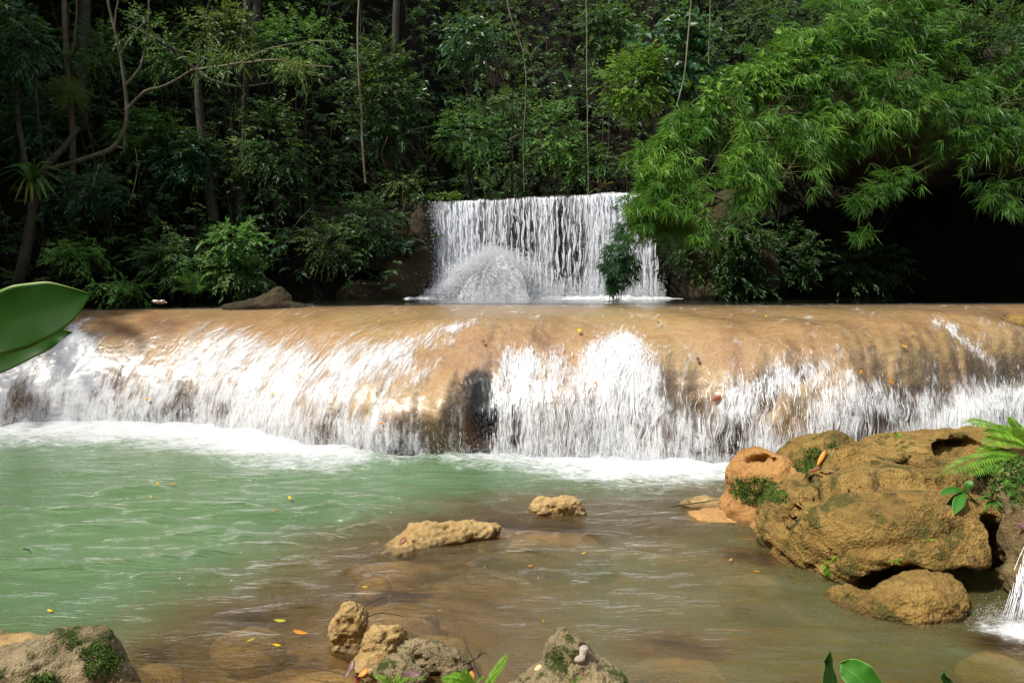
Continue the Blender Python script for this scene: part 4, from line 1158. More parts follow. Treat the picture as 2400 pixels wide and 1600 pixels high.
trunk_tree('mossy_tree', 'upright mossy trunk with grassy epiphytes near the left edge', 'bark_brown',
    ([(178, 640, 20.6), (172, 420, 20.4), (163, 220, 20.2), (152, 100, 20.2), (150, -60, 20.2)], .09, .06),
    [([(158, 160, 20.2), (175, 90, 20.1), (182, -40, 20.1)], .035, .02)], ('leaf_olive', [(166, 205, 20.0, 26, 30, 50, dict(L=.3, W=.02, tint=(.3, 1), length=.25, droop=.8))]))
trunk_tree('column_tree', 'dark straight trunk at the top left of the upper fall', 'bark_dark',
    ([(915, 420, 23.0), (918, 250, 23.0), (926, 100, 23.0), (932, -60, 23.0)], .13, .10), [([(920, 330, 22.6), (960, 308, 22.3), (1010, 296, 22.1)], .03, .01)], None)
trunk_tree('slim_tree', 'slim pale leaning stem left of the upper fall', 'bark_pale',
    ([(858, 430, 21.9), (850, 340, 21.9), (845, 250, 21.9), (838, 140, 21.9), (842, -40, 22)], .035, .025), [], None)
trunk_tree('top_tree', 'grey upright trunk cut by the top edge left of centre', 'bark_dark',
    ([(598, 200, 22.5), (600, 60, 22.5), (604, -60, 22.5)], .12, .11), [], None)

# lianas ---------------------------------------------------------------
def liana(label, pts, r, bark='bark_pale', leaves=0, mat='leaf_forest', n=40):
    P = [at(*p) for p in pts]
    t = thing('liana', label, 'vine', P[-1], 'lianas hanging in front of the forest')
    V, F = tube(P, r, r * .7, n, 5, wob=.03, seed=P[0][0]); part('stem', V, F, M[bark], t)
    if leaves:
        C = spline(P, leaves) + g.normal(0, .02, (leaves, 3))
        V, F, T = sprays(C, g.normal(0, 1, (leaves, 3)) + np.array([0, -.6, -.4]), 4, g, .14, .12, .055, .5, (.3, 1))
        part('foliage', V, F, M[mat], t, smooth=False, attrs={'tint': T}, kind='stuff')
liana('long straight liana hanging to the lip of the upper fall', [(1373, -60, 22.2), (1375, 150, 22.2), (1377, 300, 22.2), (1379, 450, 22.2)], .02, 'bark_pale')
liana('pale leaning liana running down into the bamboo top', [(1624, -60, 20.5), (1616, 60, 20.4), (1603, 180, 20.3), (1585, 250, 20.2), (1572, 300, 20.1)], .026, 'bark_pale')
liana('thin straight leafy liana above the bamboo, right of the pale leaning one', [(1665, -60, 20.3), (1664, 60, 20.2), (1660, 150, 20.1)], .018, 'bark_pale', 12)
liana('thin pale liana clinging to the dark spotted trunk', [(576, -60, 21.2), (574, 100, 21.2), (570, 250, 21.2), (568, 375, 21.2)], .014, 'bark_pale', 16, 'leaf_olive')
liana('tangled pale liana curving down right of the dark gap', [(1185, -60, 22.6), (1192, 20, 22.5), (1212, 80, 22.5), (1228, 140, 22.5), (1232, 230, 22.5), (1226, 330, 22.5), (1228, 450, 22.6)], .016, 'bark_pale')
liana('second tangled liana beside the curving one above the fall', [(1190, -60, 22.6), (1198, 40, 22.6), (1240, 130, 22.5), (1262, 250, 22.5), (1272, 400, 22.5)], .011, 'bark_brown', 10)
liana('drooping forked root hanging in the dark left forest', [(318, 350, 19.3), (322, 390, 19.2), (314, 440, 19.2), (300, 480, 19.2)], .012, 'bark_pale', 6)
liana('thin bowed twig hanging in the shade of the left forest', [(232, 385, 19.2), (215, 440, 19.1), (190, 470, 19.1), (170, 500, 19.1)], .010, 'bark_pale')
liana('slender liana hanging through the bamboo', [(1652, 260, 17.6), (1655, 380, 17.5), (1652, 520, 17.5)], .008, 'bark_pale')

# ferns ----------------------------------------------------------------
def frond(pts, pin, g, n=26, wid=.2, tint=(.2, .9), taper=True, up=(0, -.4, 1)):
    """rachis tube and paired leaflets"""
    C = spline(pts, n); T = unit(np.gradient(C, axis=0)); upv = unit(np.array(up, float))
    side = unit(np.cross(T, upv)); nn = unit(np.cross(side, T))
    s = np.linspace(0, 1, n)
    ln = pin * np.clip(np.sin(np.clip(s * .92 + .12, 0, 1) * math.pi) ** .7, .12, 1)
    B, D, Nn, Ls = [], [], [], []
    for sg in (1, -1):
        k = slice(2, n)
        B.append(C[k]); D.append(side[k] * sg + T[k] * .55 + DOWN * .12); Nn.append(nn[k] + g.normal(0, .12, (n - 2, 3))); Ls.append(ln[k])
    B, D, Nn, Ls = map(np.concatenate, (B, D, Nn, Ls))
    V, F = leaf_quads(B, D, Nn, Ls, Ls * wid, .10, .1, .35)
    tv = np.repeat(tint[0] + (tint[1] - tint[0]) * g.random(len(B)), 4)
    Vt, Ft = tube(C, .012 * pin / .1 * .25, .002, n, 4, resample=False)
    off = len(V)
    return np.concatenate([V, Vt]), [F, Ft + off], np.concatenate([tv, np.full(len(Vt), .3)])

def fern(label, base, tips, pin, mat='leaf_fern', group='ferns', arch=.25, n=26, wid=.24, cat='fern', name='fern', tint=(.2, .9)):
    base = np.asarray(base, float)
    t = thing(name, label, cat, base, group)
    for tip in tips:
        tip = np.asarray(tip, float); L = np.linalg.norm(tip - base)
        a = base + (tip - base) * .35 + np.array([0, 0, arch * L]); b = base + (tip - base) * .72 + np.array([0, 0, arch * .85 * L])
        V, F, T = frond([base, a, b, tip], pin, g, n, wid, tint)
        part('frond', V, F, M[mat], t, smooth=False, attrs={'tint': T})
    return t
c = at(455, 690, 18.9)
fern('arching fern at the water edge on the left bank', c, [at(x, y, 18.6 + .1 * k) for k, (x, y) in enumerate([(405, 650), (425, 630), (500, 640), (490, 668), (450, 640), (395, 690), (520, 690)])], .22, 'leaf_mid', 'ferns on the far bank', wid=.22)
c = at(130, 640, 18.8)
fern('grassy dark tussock on the left bank', c, [at(x, y, 18.6) for (x, y) in [(95, 600), (110, 590), (125, 570), (140, 575), (155, 600), (165, 620)]], .05, 'leaf_olive', 'ferns on the far bank', name='grass_tussock', cat='plant')
# bird nest fern: a rosette of strap leaves on the leaning trunk
def strap_leaf(base, tip, w, sag, g, n=10):
    base, tip = np.asarray(base, float), np.asarray(tip, float)
    C = spline([base, base * .6 + tip * .4 + np.array([0, 0, sag]), tip], n); T = unit(np.gradient(C, axis=0))
    side = unit(np.cross(T, np.array([0.1, -.6, 1.0]))); s = np.linspace(0, 1, n)
    ww = w * np.sin(np.clip(s * .9 + .1, 0, 1) * math.pi * .98) ** .6
    nn = np.cross(side, T)
    V = np.stack([C - side * ww[:, None], C - nn * ww[:, None] * .35, C + side * ww[:, None]], 1).reshape(-1, 3)
    return V, grid_faces(n, 3)
c = at(75, 425, 18.7)
t = thing('bird_nest_fern', 'bird nest fern rosette perched on the dark leaning trunk', 'fern', c)
for k, (x, y) in enumerate([(-10, 415), (5, 395), (0, 430), (35, 470), (58, 480), (75, 475), (95, 470), (130, 455), (150, 430), (145, 400), (118, 380), (85, 370), (60, 380), (30, 385), (110, 465), (20, 455)]):
    V, F = strap_leaf(c + g.normal(0, .03, 3), at(x, y, 18.3 + .5 * g.random()), .055, .25, g)
    yel = 1.0 if k in (3, 4, 5) else .5 * g.random()
    part('leaf', V, F, M['leaf_olive' if k in (3, 4, 5) else 'leaf_mid'], t, attrs={'tint': np.full(len(V), yel)})

# bamboo ---------------------------------------------------------------
def fans(C, A, g, nl=(6, 9), L=.3, W=.032, tint=(.1, .9), T0=None):
    S = len(C); n = nl[1]; A = unit(A)
    plane = unit(np.array([0, -.75, .6]) + g.normal(0, .35, (S, 3)))
    side = unit(np.cross(A, plane))
    ang = (np.linspace(-1, 1, n)[None] * g.uniform(.7, 1.35, S)[:, None] + g.normal(0, .12, (S, n)))
    D = A[:, None] * np.cos(ang)[..., None] + side[:, None] * np.sin(ang)[..., None] + g.normal(0, .12, (S, n, 3))
    keep = g.random((S, n)) < (nl[0] + nl[1]) / 2 / n
    P = C[:, None] + A[:, None] * (g.random((S, n, 1)) * .10)
    Ls = L * g.uniform(.65, 1.2, (S, n)) * (1 - .25 * np.abs(np.linspace(-1, 1, n)))[None]
    base = g.random(S) if T0 is None else T0
    tv = (tint[0] + (tint[1] - tint[0]) * (.7 * base[:, None] + .3 * g.random((S, n))))
    k = keep.ravel()
    Nn = np.broadcast_to(plane[:, None], D.shape) + g.normal(0, .25, D.shape)
    V, F = leaf_quads(P.reshape(-1, 3)[k], D.reshape(-1, 3)[k], Nn.reshape(-1, 3)[k], Ls.ravel()[k], (W * (.8 + .4 * g.random((S, n)))).ravel()[k], .14, .15, .33)
    return V, F, np.repeat(tv.ravel()[k], 4)

def bamboo(label, root, culms, g, mat='leaf_bamboo', nb=50, spread=.42, L=.37, tmin=.18, tint=(.1, .9)):
    root = np.asarray(root, float)
    t = thing('bamboo_clump', label, 'bamboo', root, 'bamboo clumps')
    fol, tw = [], []
    for path in culms:
        P = [root + g.normal(0, .25, 3) * np.array([1, 1, 0])] + [at(*p) for p in path]
        V, F = tube(P, .045, .006, 40, 5, power=.8); part('culm', V, F, M['culm'], t)
        C = spline([p for p in P[1:]], 200); Tn = unit(np.gradient(C, axis=0))
        seglen = np.linalg.norm(np.diff(C, axis=0), axis=1).sum()
        m = int(nb * seglen / 3.0)
        s = tmin + (1 - tmin) * g.random(m) ** .85; i = (s * 199).astype(int)
        off = g.normal(0, 1, (m, 3)) * np.array([spread, spread * .7, spread * .75]) * (1.1 - .5 * s)[:, None] + np.array([0, -.12, -.10])
        base = C[i]; end = base + off
        nf = 4
        for q in range(nf):
            f = (.45 + .55 * (q + 1) / nf)
            cc = base + off * f + g.normal(0, .07, (m, 3)) + DOWN * (.10 * f ** 2)
            A = unit(off) * .9 + Tn[i] * .7 + np.array([0, -.35, -.35]) + g.normal(0, .3, (m, 3))
            patch = np.clip(.5 + 1.3 * fbm(cc * 1.3, 2), 0, 1)
            ok = perlin(cc * 1.15 + 9.3) > -.16 + g.normal(0, .08, m)          # loose, broken masses with gaps between
            fol.append(fans(cc[ok], A[ok], g, (5, 8), L, .025, tint, patch[ok]))
        for j in range(0, m, 2):
            tw.append(tube([base[j], (base[j] + end[j]) / 2 + np.array([0, 0, .05]), end[j]], .007, .003, 4, 3))
    V, F, T = join(fol); part('foliage', V, F, M[mat], t, smooth=False, attrs={'tint': T}, kind='stuff')
    V, F, _ = join(tw); part('twigs', V, F, M['culm'], t, kind='stuff')
    return t
g = np.random.default_rng(123)
root = np.array([12.6, 23.2, 6.8])
bamboo('big arching bamboo clump sweeping down beside the upper fall', root, tint=(.2, 1.0), g=g, culms=[
    [(2300, 120, 20.0), (2150, -10, 18.8), (1950, 70, 18.2), (1750, 200, 17.8), (1610, 330, 17.5), (1545, 440, 17.4), (1535, 500, 17.3)],
    [(2300, 160, 20.0), (2100, 90, 18.6), (1900, 160, 18.0), (1730, 310, 17.5), (1650, 430, 17.3), (1625, 535, 17.2)],
    [(2280, 100, 20.0), (2150, 40, 18.6), (1980, 100, 17.9), (1830, 250, 17.3), (1750, 390, 17.0), (1700, 490, 16.9)],
    [(2300, 180, 20.0), (2200, 100, 18.8), (2050, 140, 18.0), (1930, 260, 17.3), (1865, 370, 17.0), (1830, 420, 16.9)],
    [(2300, 200, 20.0), (2200, 120, 18.8), (2010, 200, 18.0), (1860, 310, 17.4), (1770, 410, 17.1)],
    [(2260, 60, 19.6), (2120, -20, 18.8), (2000, 30, 18.3), (1840, 130, 18.0), (1650, 220, 17.8), (1560, 310, 17.8), (1500, 390, 17.8)],
    [(2300, 160, 20.0), (2180, 100, 18.5), (2090, 190, 17.6), (2060, 260, 17.3)],
    [(2300, 150, 20.0), (2230, 90, 18.8), (2150, 180, 17.9), (2125, 270, 17.6)],
    [(2250, 150, 20.0), (1950, 160, 18.5), (1720, 290, 18.0), (1570, 390, 17.7), (1530, 450, 17.6), (1520, 490, 17.6)],
    [(2250, 140, 20.0), (1880, 170, 18.6), (1680, 260, 18.0), (1580, 390, 17.5), (1570, 480, 17.4), (1575, 520, 17.4)],
    [(2280, 40, 19.6), (2190, -30, 18.8), (2060, 20, 18.2), (1900, 90, 17.9), (1760, 170, 17.8)],
    [(2290, 40, 19.6), (2230, -10, 18.8), (2140, 60, 18.2), (2060, 120, 17.9), (1990, 180, 17.7)],
    [(2300, 160, 20.0), (2220, 150, 18.8), (2120, 240, 18.2), (2030, 310, 17.9), (1960, 360, 17.8)], [(2320, 180, 20.0), (2280, 190, 19.0), (2220, 280, 18.4), (2190, 350, 18.2)],
    ])
bamboo('tall bamboo clump behind the arching one, added to shade the recess', root + np.array([1.5, 1.6, .6]), [  # deeper clump added to roof the recess; it also fills the top right
    [(2300, 60, 23.6), (2200, -60, 22.6), (2050, -40, 21.8), (1900, 20, 21.3)], [(2330, 40, 23.8), (2300, -80, 23.0), (2150, -60, 22.0), (2050, 40, 21.4)],
    [(2350, 60, 24.0), (2400, -60, 23.2), (2330, -40, 22.0), (2230, 60, 21.2)], [(2300, 100, 24.0), (2100, -20, 23.2), (1950, 40, 22.6), (1820, 120, 22.2)],
    [(2350, 120, 24.0), (2380, 20, 23.0), (2400, 60, 21.6), (2380, 150, 20.8)], [(2300, 130, 24.2), (2150, 40, 23.8), (2020, 110, 23.2), (1920, 200, 22.8)]], g, nb=40, spread=.6, tint=(0, .7))
bamboo('single hanging bamboo spray in front of the dark recess', root + np.array([-.6, -.3, 0]), [
    [(2330, 260, 20.0), (2250, 330, 18.6), (2150, 385, 17.6), (2085, 410, 17.2), (2030, 440, 17.0), (2005, 462, 17.0)]], g, nb=26, spread=.2, tmin=.45, tint=(0, .6))
bamboo('small bamboo tip dangling below the hanging spray', root + np.array([-.9, -.2, 0]), [
    [(2330, 300, 20.0), (2160, 400, 17.6), (2060, 450, 17.1), (2035, 500, 17.0), (2010, 525, 17.0)]], g, nb=5, spread=.08, tmin=.9, tint=(.1, .6))
bamboo('bamboo clump cut by the right edge', np.array([15.2, 21.5, 7.0]), [
    [(2620, 120, 19.0), (2500, 100, 18.2), (2400, 190, 17.6), (2330, 270, 17.2), (2295, 345, 17.0)],
    [(2640, 180, 19.0), (2520, 200, 18.0), (2420, 290, 17.2), (2360, 360, 16.9), (2335, 450, 16.8)],
    [(2600, 60, 19.0), (2480, 60, 18.4), (2380, 130, 18.0), (2270, 210, 17.6), (2190, 250, 17.4)],
    [(2640, 240, 18.8), (2540, 280, 17.6), (2460, 340, 16.9), (2390, 400, 16.6)],
    [(2640, 160, 18.8), (2540, 160, 18.0), (2440, 220, 17.4), (2360, 240, 17.2), (2260, 290, 17.2)]], g, tint=(0, .65))
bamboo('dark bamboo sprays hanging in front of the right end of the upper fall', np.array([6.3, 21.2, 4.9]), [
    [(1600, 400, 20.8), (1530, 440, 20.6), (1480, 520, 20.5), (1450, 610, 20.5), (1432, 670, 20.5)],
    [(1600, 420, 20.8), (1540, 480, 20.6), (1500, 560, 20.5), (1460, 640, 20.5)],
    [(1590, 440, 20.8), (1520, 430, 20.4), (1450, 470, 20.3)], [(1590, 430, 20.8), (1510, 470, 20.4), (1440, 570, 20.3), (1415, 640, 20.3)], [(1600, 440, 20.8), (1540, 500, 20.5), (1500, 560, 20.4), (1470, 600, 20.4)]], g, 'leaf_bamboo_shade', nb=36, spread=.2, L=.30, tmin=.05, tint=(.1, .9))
# creeper over the bamboo
P = np.stack([at(x, y, 17.5 + .4 * g.random()) for x, y in zip(g.uniform(1660, 1930, 260), g.uniform(0, 1, 260))])
xs = g.uniform(1640, 1940, 420); ys = np.interp(xs, [1640, 1750, 1850, 1940], [250, 200, 175, 170]) + g.normal(0, 26, 420)
P = np.stack([at(x, y, 17.4 + .35 * g.random()) for x, y in zip(xs, ys)])
t = thing('creeper', 'pale green creeper of round leaves spread over the bamboo top', 'vine', P.mean(0))
V, F = leaf_quads(P, g.normal(0, .6, (420, 3)) + np.array([0, -.4, -.6]), np.array([0, -.8, .7]) + g.normal(0, .3, (420, 3)), g.uniform(.13, .24, 420), g.uniform(.12, .2, 420), .1, .12, .4)
part('foliage', V, F, M['leaf_bamboo'], t, smooth=False, attrs={'tint': np.repeat(g.uniform(.6, 1, 420), 4)}, kind='stuff')
V, F = tube([at(1640, 255, 17.6), at(1750, 205, 17.6), at(1850, 178, 17.6), at(1940, 172, 17.6)], .012, .006, 20, 4); part('stem', V, F, M['culm'], t)
# dry plant on the lip of the fall
fern('dry straw coloured plant on the lip of the upper fall', at(1408, 448, 22.5), [at(x, y, 22.4) for x, y in [(1385, 425), (1392, 445), (1397, 415), (1408, 420), (1420, 425), (1445, 430)]], .05, 'leaf_dry', None, name='dry_plant', cat='plant', wid=.5, n=10)

# tall trees over the gorge: their crowns keep the sun and sky off the far bank
g = np.random.default_rng(201)
crowns = []
for k in range(3):
    V, F, T = crown((0, 0, 0), (3.6, 3.2, 2.0), 620, g, nl=10, L=.42, W=.19, length=1.0, shell=.35)
    crowns.append(new_mesh('crown', V, F, M['leaf_forest'], False, {'tint': T}))
V, F = tube([(0, 0, -17), (.2, .3, -8), (-.1, .1, -2), (0, 0, .6)], .22, .08, 18, 7); tr_me = new_mesh('trunk', V, F, M['bark_dark'])
lim = []
for k in range(5):
    a = k * 1.26; lim.append(tube([(0, 0, -1.8), (math.cos(a) * 1.2, math.sin(a) * 1.2, -.7), (math.cos(a) * 2.4, math.sin(a) * 2.2, .3)], .06, .02, 8, 5))
V, F, _ = join(lim); lim_me = new_mesh('limbs', V, F, M['bark_dark'])
def tall_tree(x, y, z, s, k, label, group):
    t = thing('tall_tree', label, 'tree', (x, y, z), group)
    t.rotation_euler = (0, 0, k * 1.7); t.scale = (s, s, s)
    for nm, me in (('trunk', tr_me), ('limbs', lim_me), ('crown', crowns[k % 3])):
        c = obj(nm, me, t)
        if nm == 'crown': c['kind'] = 'stuff'
k = 0
for (y, z, xs) in [(23.0, 15.2, np.array([-23, -18, -13.5, 19, 23])), (27.0, 18.2, np.array([-22, -15.5, -9, 19, 24])), (19.2, 15.8, np.array([-22, -17]))]:
    for x in xs:
        tall_tree(x + g.normal(0, .6), y + g.normal(0, .5), z + g.normal(0, .5), 1.0 + .15 * g.random(), k, 'tall forest tree whose crown hangs over the gorge above the far bank', 'tall trees over the far bank'); k += 1
for (x, y, z) in [(-17, 15.5, 11), (-23, 10, 10), (-22, 4.5, 9.5), (-18, 18.5, 9), (21, 15, 10.5), (20, 11.5, 9.5), (16.5, 7, 9), (14.5, -3, 9.5), (-14.5, -3, 10)] + [(x_ + .7 * (j % 2), -6.5 - 2.5 * (j % 2), 7.5 + 5.5 * (j % 2)) for j, x_ in enumerate(np.arange(-19, 20, 2.6))]:  # the rows behind the camera are added to cut frontal skylight
    tall_tree(x, y, z, 1.1, k, 'tall unseen tree beyond the view keeping skylight off the gorge', 'tall trees beside the gorge'); k += 1
# ------------------------------------------------------------------ rocks
M['rock_ochre'] = rock_material('ochre travertine boulder', [(.30, (0.10, 0.06, 0.016)), (.45, (0.27, 0.165, 0.042)), (.58, (0.39, 0.245, 0.068)), (.75, (0.50, 0.33, 0.115))],
    moss=(0.12, 0.10, 0.02), moss_amt=.5, scale=1.0, bumpd=.09, stain=(0.055, 0.036, 0.014), stain_amt=.3, wetline=True, streak=(0.17, 0.115, 0.03))
M['rock_orange'] = rock_material('orange travertine', [(.30, (0.22, 0.10, 0.03)), (.48, (0.42, 0.21, 0.065)), (.65, (0.50, 0.28, 0.095)), (.8, (0.55, 0.36, 0.16))], scale=1.3, bumpd=.05, stain=(0.10, 0.045, 0.018), stain_amt=.15, wetline=True)
M['rock_pale'] = rock_material('pale tan travertine', [(.28, (0.24, 0.14, 0.05)), (.45, (0.42, 0.28, 0.11)), (.6, (0.52, 0.37, 0.16)), (.78, (0.60, 0.46, 0.24))],
    moss=(0.12, 0.10, 0.03), moss_amt=.12, scale=2.2, bumpd=.03, stain=(0.13, 0.075, 0.03), stain_amt=.25, wetline=True)
M['rock_mossy'] = rock_material('mossy grey tan rock', [(.28, (0.13, 0.095, 0.05)), (.45, (0.27, 0.205, 0.11)), (.62, (0.38, 0.30, 0.17)), (.78, (0.46, 0.36, 0.22))],
    moss=(0.055, 0.075, 0.012), moss_amt=.55, scale=1.7, bumpd=.05, stain=(0.07, 0.05, 0.025), stain_amt=.3, wetline=True)
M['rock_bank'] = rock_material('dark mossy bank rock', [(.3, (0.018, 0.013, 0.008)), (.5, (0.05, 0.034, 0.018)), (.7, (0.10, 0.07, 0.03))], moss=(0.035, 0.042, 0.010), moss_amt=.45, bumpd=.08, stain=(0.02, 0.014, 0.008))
M['rock_grey'] = rock_material('dark grey rock', [(.3, (0.07, 0.05, 0.028)), (.5, (0.18, 0.135, 0.07)), (.7, (0.30, 0.23, 0.13))], moss=(0.07, 0.065, 0.018), moss_amt=.3, scale=1.6, bumpd=.05, stain=(0.03, 0.022, 0.014), wetline=True)
M['rock_edge'] = rock_material('mossy ochre grey rock', [(.3, (0.08, 0.055, 0.025)), (.5, (0.22, 0.155, 0.065)), (.7, (0.34, 0.25, 0.12))], moss=(0.09, 0.085, 0.018), moss_amt=.4, scale=1.5, bumpd=.06, stain=(0.04, 0.028, 0.014), wetline=True)
M['rock_wet'] = rock_material('sunken orange rock', [(.3, (0.30, 0.15, 0.05)), (.5, (0.50, 0.28, 0.10)), (.7, (0.60, 0.38, 0.15))], scale=1.6, bumpd=.04, wet=.2, stain=(0.12, 0.06, 0.02), stain_amt=.1)
M['moss'] = leaf_material('moss cushion', (0.02, 0.05, 0.008), (0.06, 0.13, 0.018), (0.13, 0.22, 0.035), trans=.1, rough=.9)

def boulder(name, label, blobs, mat, cat='rock', group=None, **k):
    V, F = rock_mesh(blobs, **k)
    return single(name, V, F, M[mat], label, cat, group), V, F

# the big boulder on the right
BL = [((4.06, 8.05, .20), (1.28, 1.30, .78), .25, -.05),
      ((4.75, 8.30, .30), (1.15, 1.05, .66), .1, 0.),
      ((5.60, 9.30, .42), (2.1, 1.05, .66), .05, -.05),
      ((4.02, 9.35, .62), (.62, .55, .46), .2, -.1),
      ((6.6, 8.7, .35), (1.3, 1.1, .80)),
      ((3.35, 9.45, -.15), (.45, .55, .35))]
BC = [(at(2262, 1042, 8.95), (.13, .45, .065), 0, -.1), (at(2225, 1047, 8.95), (.20, .45, .035), 0, -.12), (at(2188, 1099, 8.35), (.17, .40, .03), 0, .1), (at(1890, 1112, 8.2), (.20, .45, .03), 0, -.55), (at(2080, 1042, 9.0), (.16, .4, .03), 0, -.1),
      (at(1868, 1212, 7.5), (.05, .35, .04)), ((4.85, 7.15, .05), (.30, .75, .55)), ((4.25, 6.88, .02), (1.05, .50, .24), .25)]
BV, BF = rock_mesh(BL, h=.036, k=.13, rough=.055, freq=1.7, cuts=BC, seed=3.1, pit=.016, layers=.06, floor=-.7)
# clefts between its overlapping lobes
bn = vert_normals(BV, BF); gx_, gy_ = to_px(BV); facing = BV[:, 1] < 9.6
for pts, wd, dp in [([(1835, 1225), (1875, 1172), (1950, 1140), (2080, 1128), (2190, 1126), (2300, 1136)], 17, .11), ([(1880, 1120), (1960, 1092), (2080, 1078), (2180, 1082), (2300, 1095)], 14, .07),
                    ([(1900, 1330), (1990, 1290), (2120, 1275), (2260, 1240)], 16, .055), ([(1990, 1030), (2060, 1052), (2200, 1062), (2330, 1058)], 11, .05), ([(1905, 1075), (1935, 1120), (1925, 1175)], 13, .05)]:
    P_ = spline(np.array([(x_, y_, 0) for x_, y_ in pts], float), 40)[:, :2]
    P_[:, 1] += 5 * noise1(np.linspace(0, 5, 40), pts[0][0])
    dd = np.min(np.hypot(gx_[:, None] - P_[None, :, 0], (gy_[:, None] - P_[None, :, 1])), 1)
    below = 1.0
    BV = BV - bn * (facing * dp * np.exp(-(dd / wd) ** 2))[:, None]
big = single('big_boulder', BV, BF, M['rock_ochre'], 'big rounded ochre boulder with dark holes at the right of the pool', 'rock')
def snap(px, py, V=BV, off=0.0):
    """the nearest visible point of a rock under a photo pixel"""
    x, y = to_px(V); d = np.hypot(x - px, y - py)
    i = np.argsort(d)[:14]; j = i[np.argmin(V[i, 1])]
    return V[j] + np.array([0, -off, off])
_, KV, KF = boulder('orange_boulder', 'orange knobbly rock with a dark hollow behind the big boulder', [((3.20, 9.35, .44), (.42, .50, .40), 0, .1), ((3.55, 9.30, .30), (.45, .5, .40)), ((3.05, 9.25, .0), (.36, .45, .40))],
    'rock_orange', h=.026, k=.1, rough=.05, freq=3.0, cuts=[(at(1800, 1092, 8.95), (.22, .42, .075), 0, -.2), (at(1765, 1098, 8.95), (.12, .40, .05))], seed=8, pit=.014, floor=-.6)
_, LV, LF = boulder('low_boulder', 'low ochre boulder tucked under the overhang of the big boulder', [((3.50, 6.50, -.02), (.34, .33, .26)), ((3.74, 6.58, .02), (.36, .36, .27), .3), ((3.18, 6.75, -.08), (.25, .3, .19)), ((4.0, 6.75, .05), (.28, .32, .22))],
    'rock_ochre', h=.022, k=.1, rough=.035, freq=3.4, seed=12, pit=.016, layers=.02, floor=-.6)
_, RV, RF = boulder('edge_boulder', 'mossy lumpy rock cut by the right edge beside the spout', [((5.12, 6.95, .45), (.30, .5, .42)), ((5.4, 7.0, .7), (.5, .6, .4)), ((4.90, 6.75, .14), (.20, .3, .22)), ((5.02, 6.6, .05), (.22, .3, .3)), ((5.3, 6.6, .3), (.4, .4, .5)), ((5.5, 7.6, .75), (.6, .6, .35))],
    'rock_edge', h=.026, k=.07, rough=.05, freq=3.4, seed=15, pit=.012, floor=-.6)
p = on_level(1795, 1245, 0)
boulder('small_stone', 'small orange stone at the waterline left of the big boulder', [(p + (0, .1, 0), (.17, .14, .10))], 'rock_orange', h=.018, rough=.02, freq=5, seed=2)
p = on_level(1700, 1210, 0)
boulder('flat_stone', 'flat orange shelf awash beside the orange rock', [(p + (.05, .1, -.04), (.55, .32, .09), .1), (p + (.35, .3, .0), (.3, .25, .12))], 'rock_wet', h=.022, k=.08, rough=.03, freq=4, seed=6)
p = on_level(1660, 1185, 0)
boulder('flat_stone', 'pale pinkish flat stone with a stick on it left of the orange rock', [(p + (0, .15, -.01), (.36, .22, .07), .1)], 'rock_pale', h=.02, rough=.025, freq=5, seed=9)

# rocks standing in the pool
p = on_level(1040, 1275, 0)
_, MV, MF = boulder('pool_rock', 'long tan rock with a red leaf in the middle of the pool', [(p + (-.20, .10, .04), (.30, .28, .17), .2), (p + (.06, .16, .05), (.26, .2, .15)), (p + (.32, .30, .05), (.28, .2, .12), .2), (p + (.52, .38, .05), (.14, .12, .10)), (p + (-.42, -.02, -.02), (.25, .25, .12)), (p + (-.66, -.05, -.12), (.30, .3, .12))],
    'rock_pale', h=.018, k=.06, rough=.042, freq=4.5, seed=21, pit=.020)
p = on_level(1306, 1210, 0)
_, NV2, NF2 = boulder('pool_rock', 'small yellowish rock standing alone at the far side of the shallows', [(p + (-.13, .12, .06), (.20, .18, .16)), (p + (.10, .14, .08), (.22, .18, .15)), (p + (.26, .12, .02), (.12, .12, .10))], 'rock_pale', h=.016, k=.06, rough=.035, freq=5.5, seed=27, pit=.022)
for k, (x, y, dz, r, lb) in enumerate(SUNK):
    p = on_level(x, y, -dz)
    boulder('sunken_rock', lb, [(p - (0, 0, r[2]), r), (p - (-.4 * r[0], .1, r[2] * 1.1), (r[0] * .7, r[1] * .8, r[2]))], 'rock_wet', group='rocks under the water', h=.03, rough=.03, freq=3.5, seed=40 + k)

# foreground rocks
p = on_level(150, 1590, 0)
_, GV, GF = boulder('foreground_rock', 'mossy grey tan rock in the bottom left corner', [(np.array([-3.10, 5.02, .14]), (.36, .36, .38), 0, .15), (np.array([-3.34, 4.92, .15]), (.46, .34, .36)), (np.array([-2.95, 5.0, .0]), (.28, .3, .3))], 'rock_mossy', h=.020, k=.08, rough=.05, freq=3.6, seed=51, pit=.016)
_, HV, HF = boulder('foreground_rock', 'pinkish flat rock behind the mossy one in the bottom left corner', [(np.array([-3.85, 5.35, .08]), (.62, .34, .24), 0, .08), (np.array([-4.3, 5.3, .1]), (.5, .4, .28))], 'rock_pale', h=.022, rough=.04, freq=3, seed=54, pit=.012)
def fg(px, py, z=0.0): return on_level(px, py, z)
p = fg(818, 1520)
boulder('foreground_rock', 'upright tan knob rock at the left of the foreground group', [(p + (-.01, .08, .16), (.13, .13, .19), 0, -.05), (p + (.05, .08, .25), (.09, .09, .10)), (p + (.0, .05, -.02), (.17, .14, .08)), (p + (-.07, .06, .12), (.10, .1, .10))], 'rock_pale', h=.012, k=.05, rough=.034, freq=8, seed=61, pit=.016)
p = fg(905, 1560)
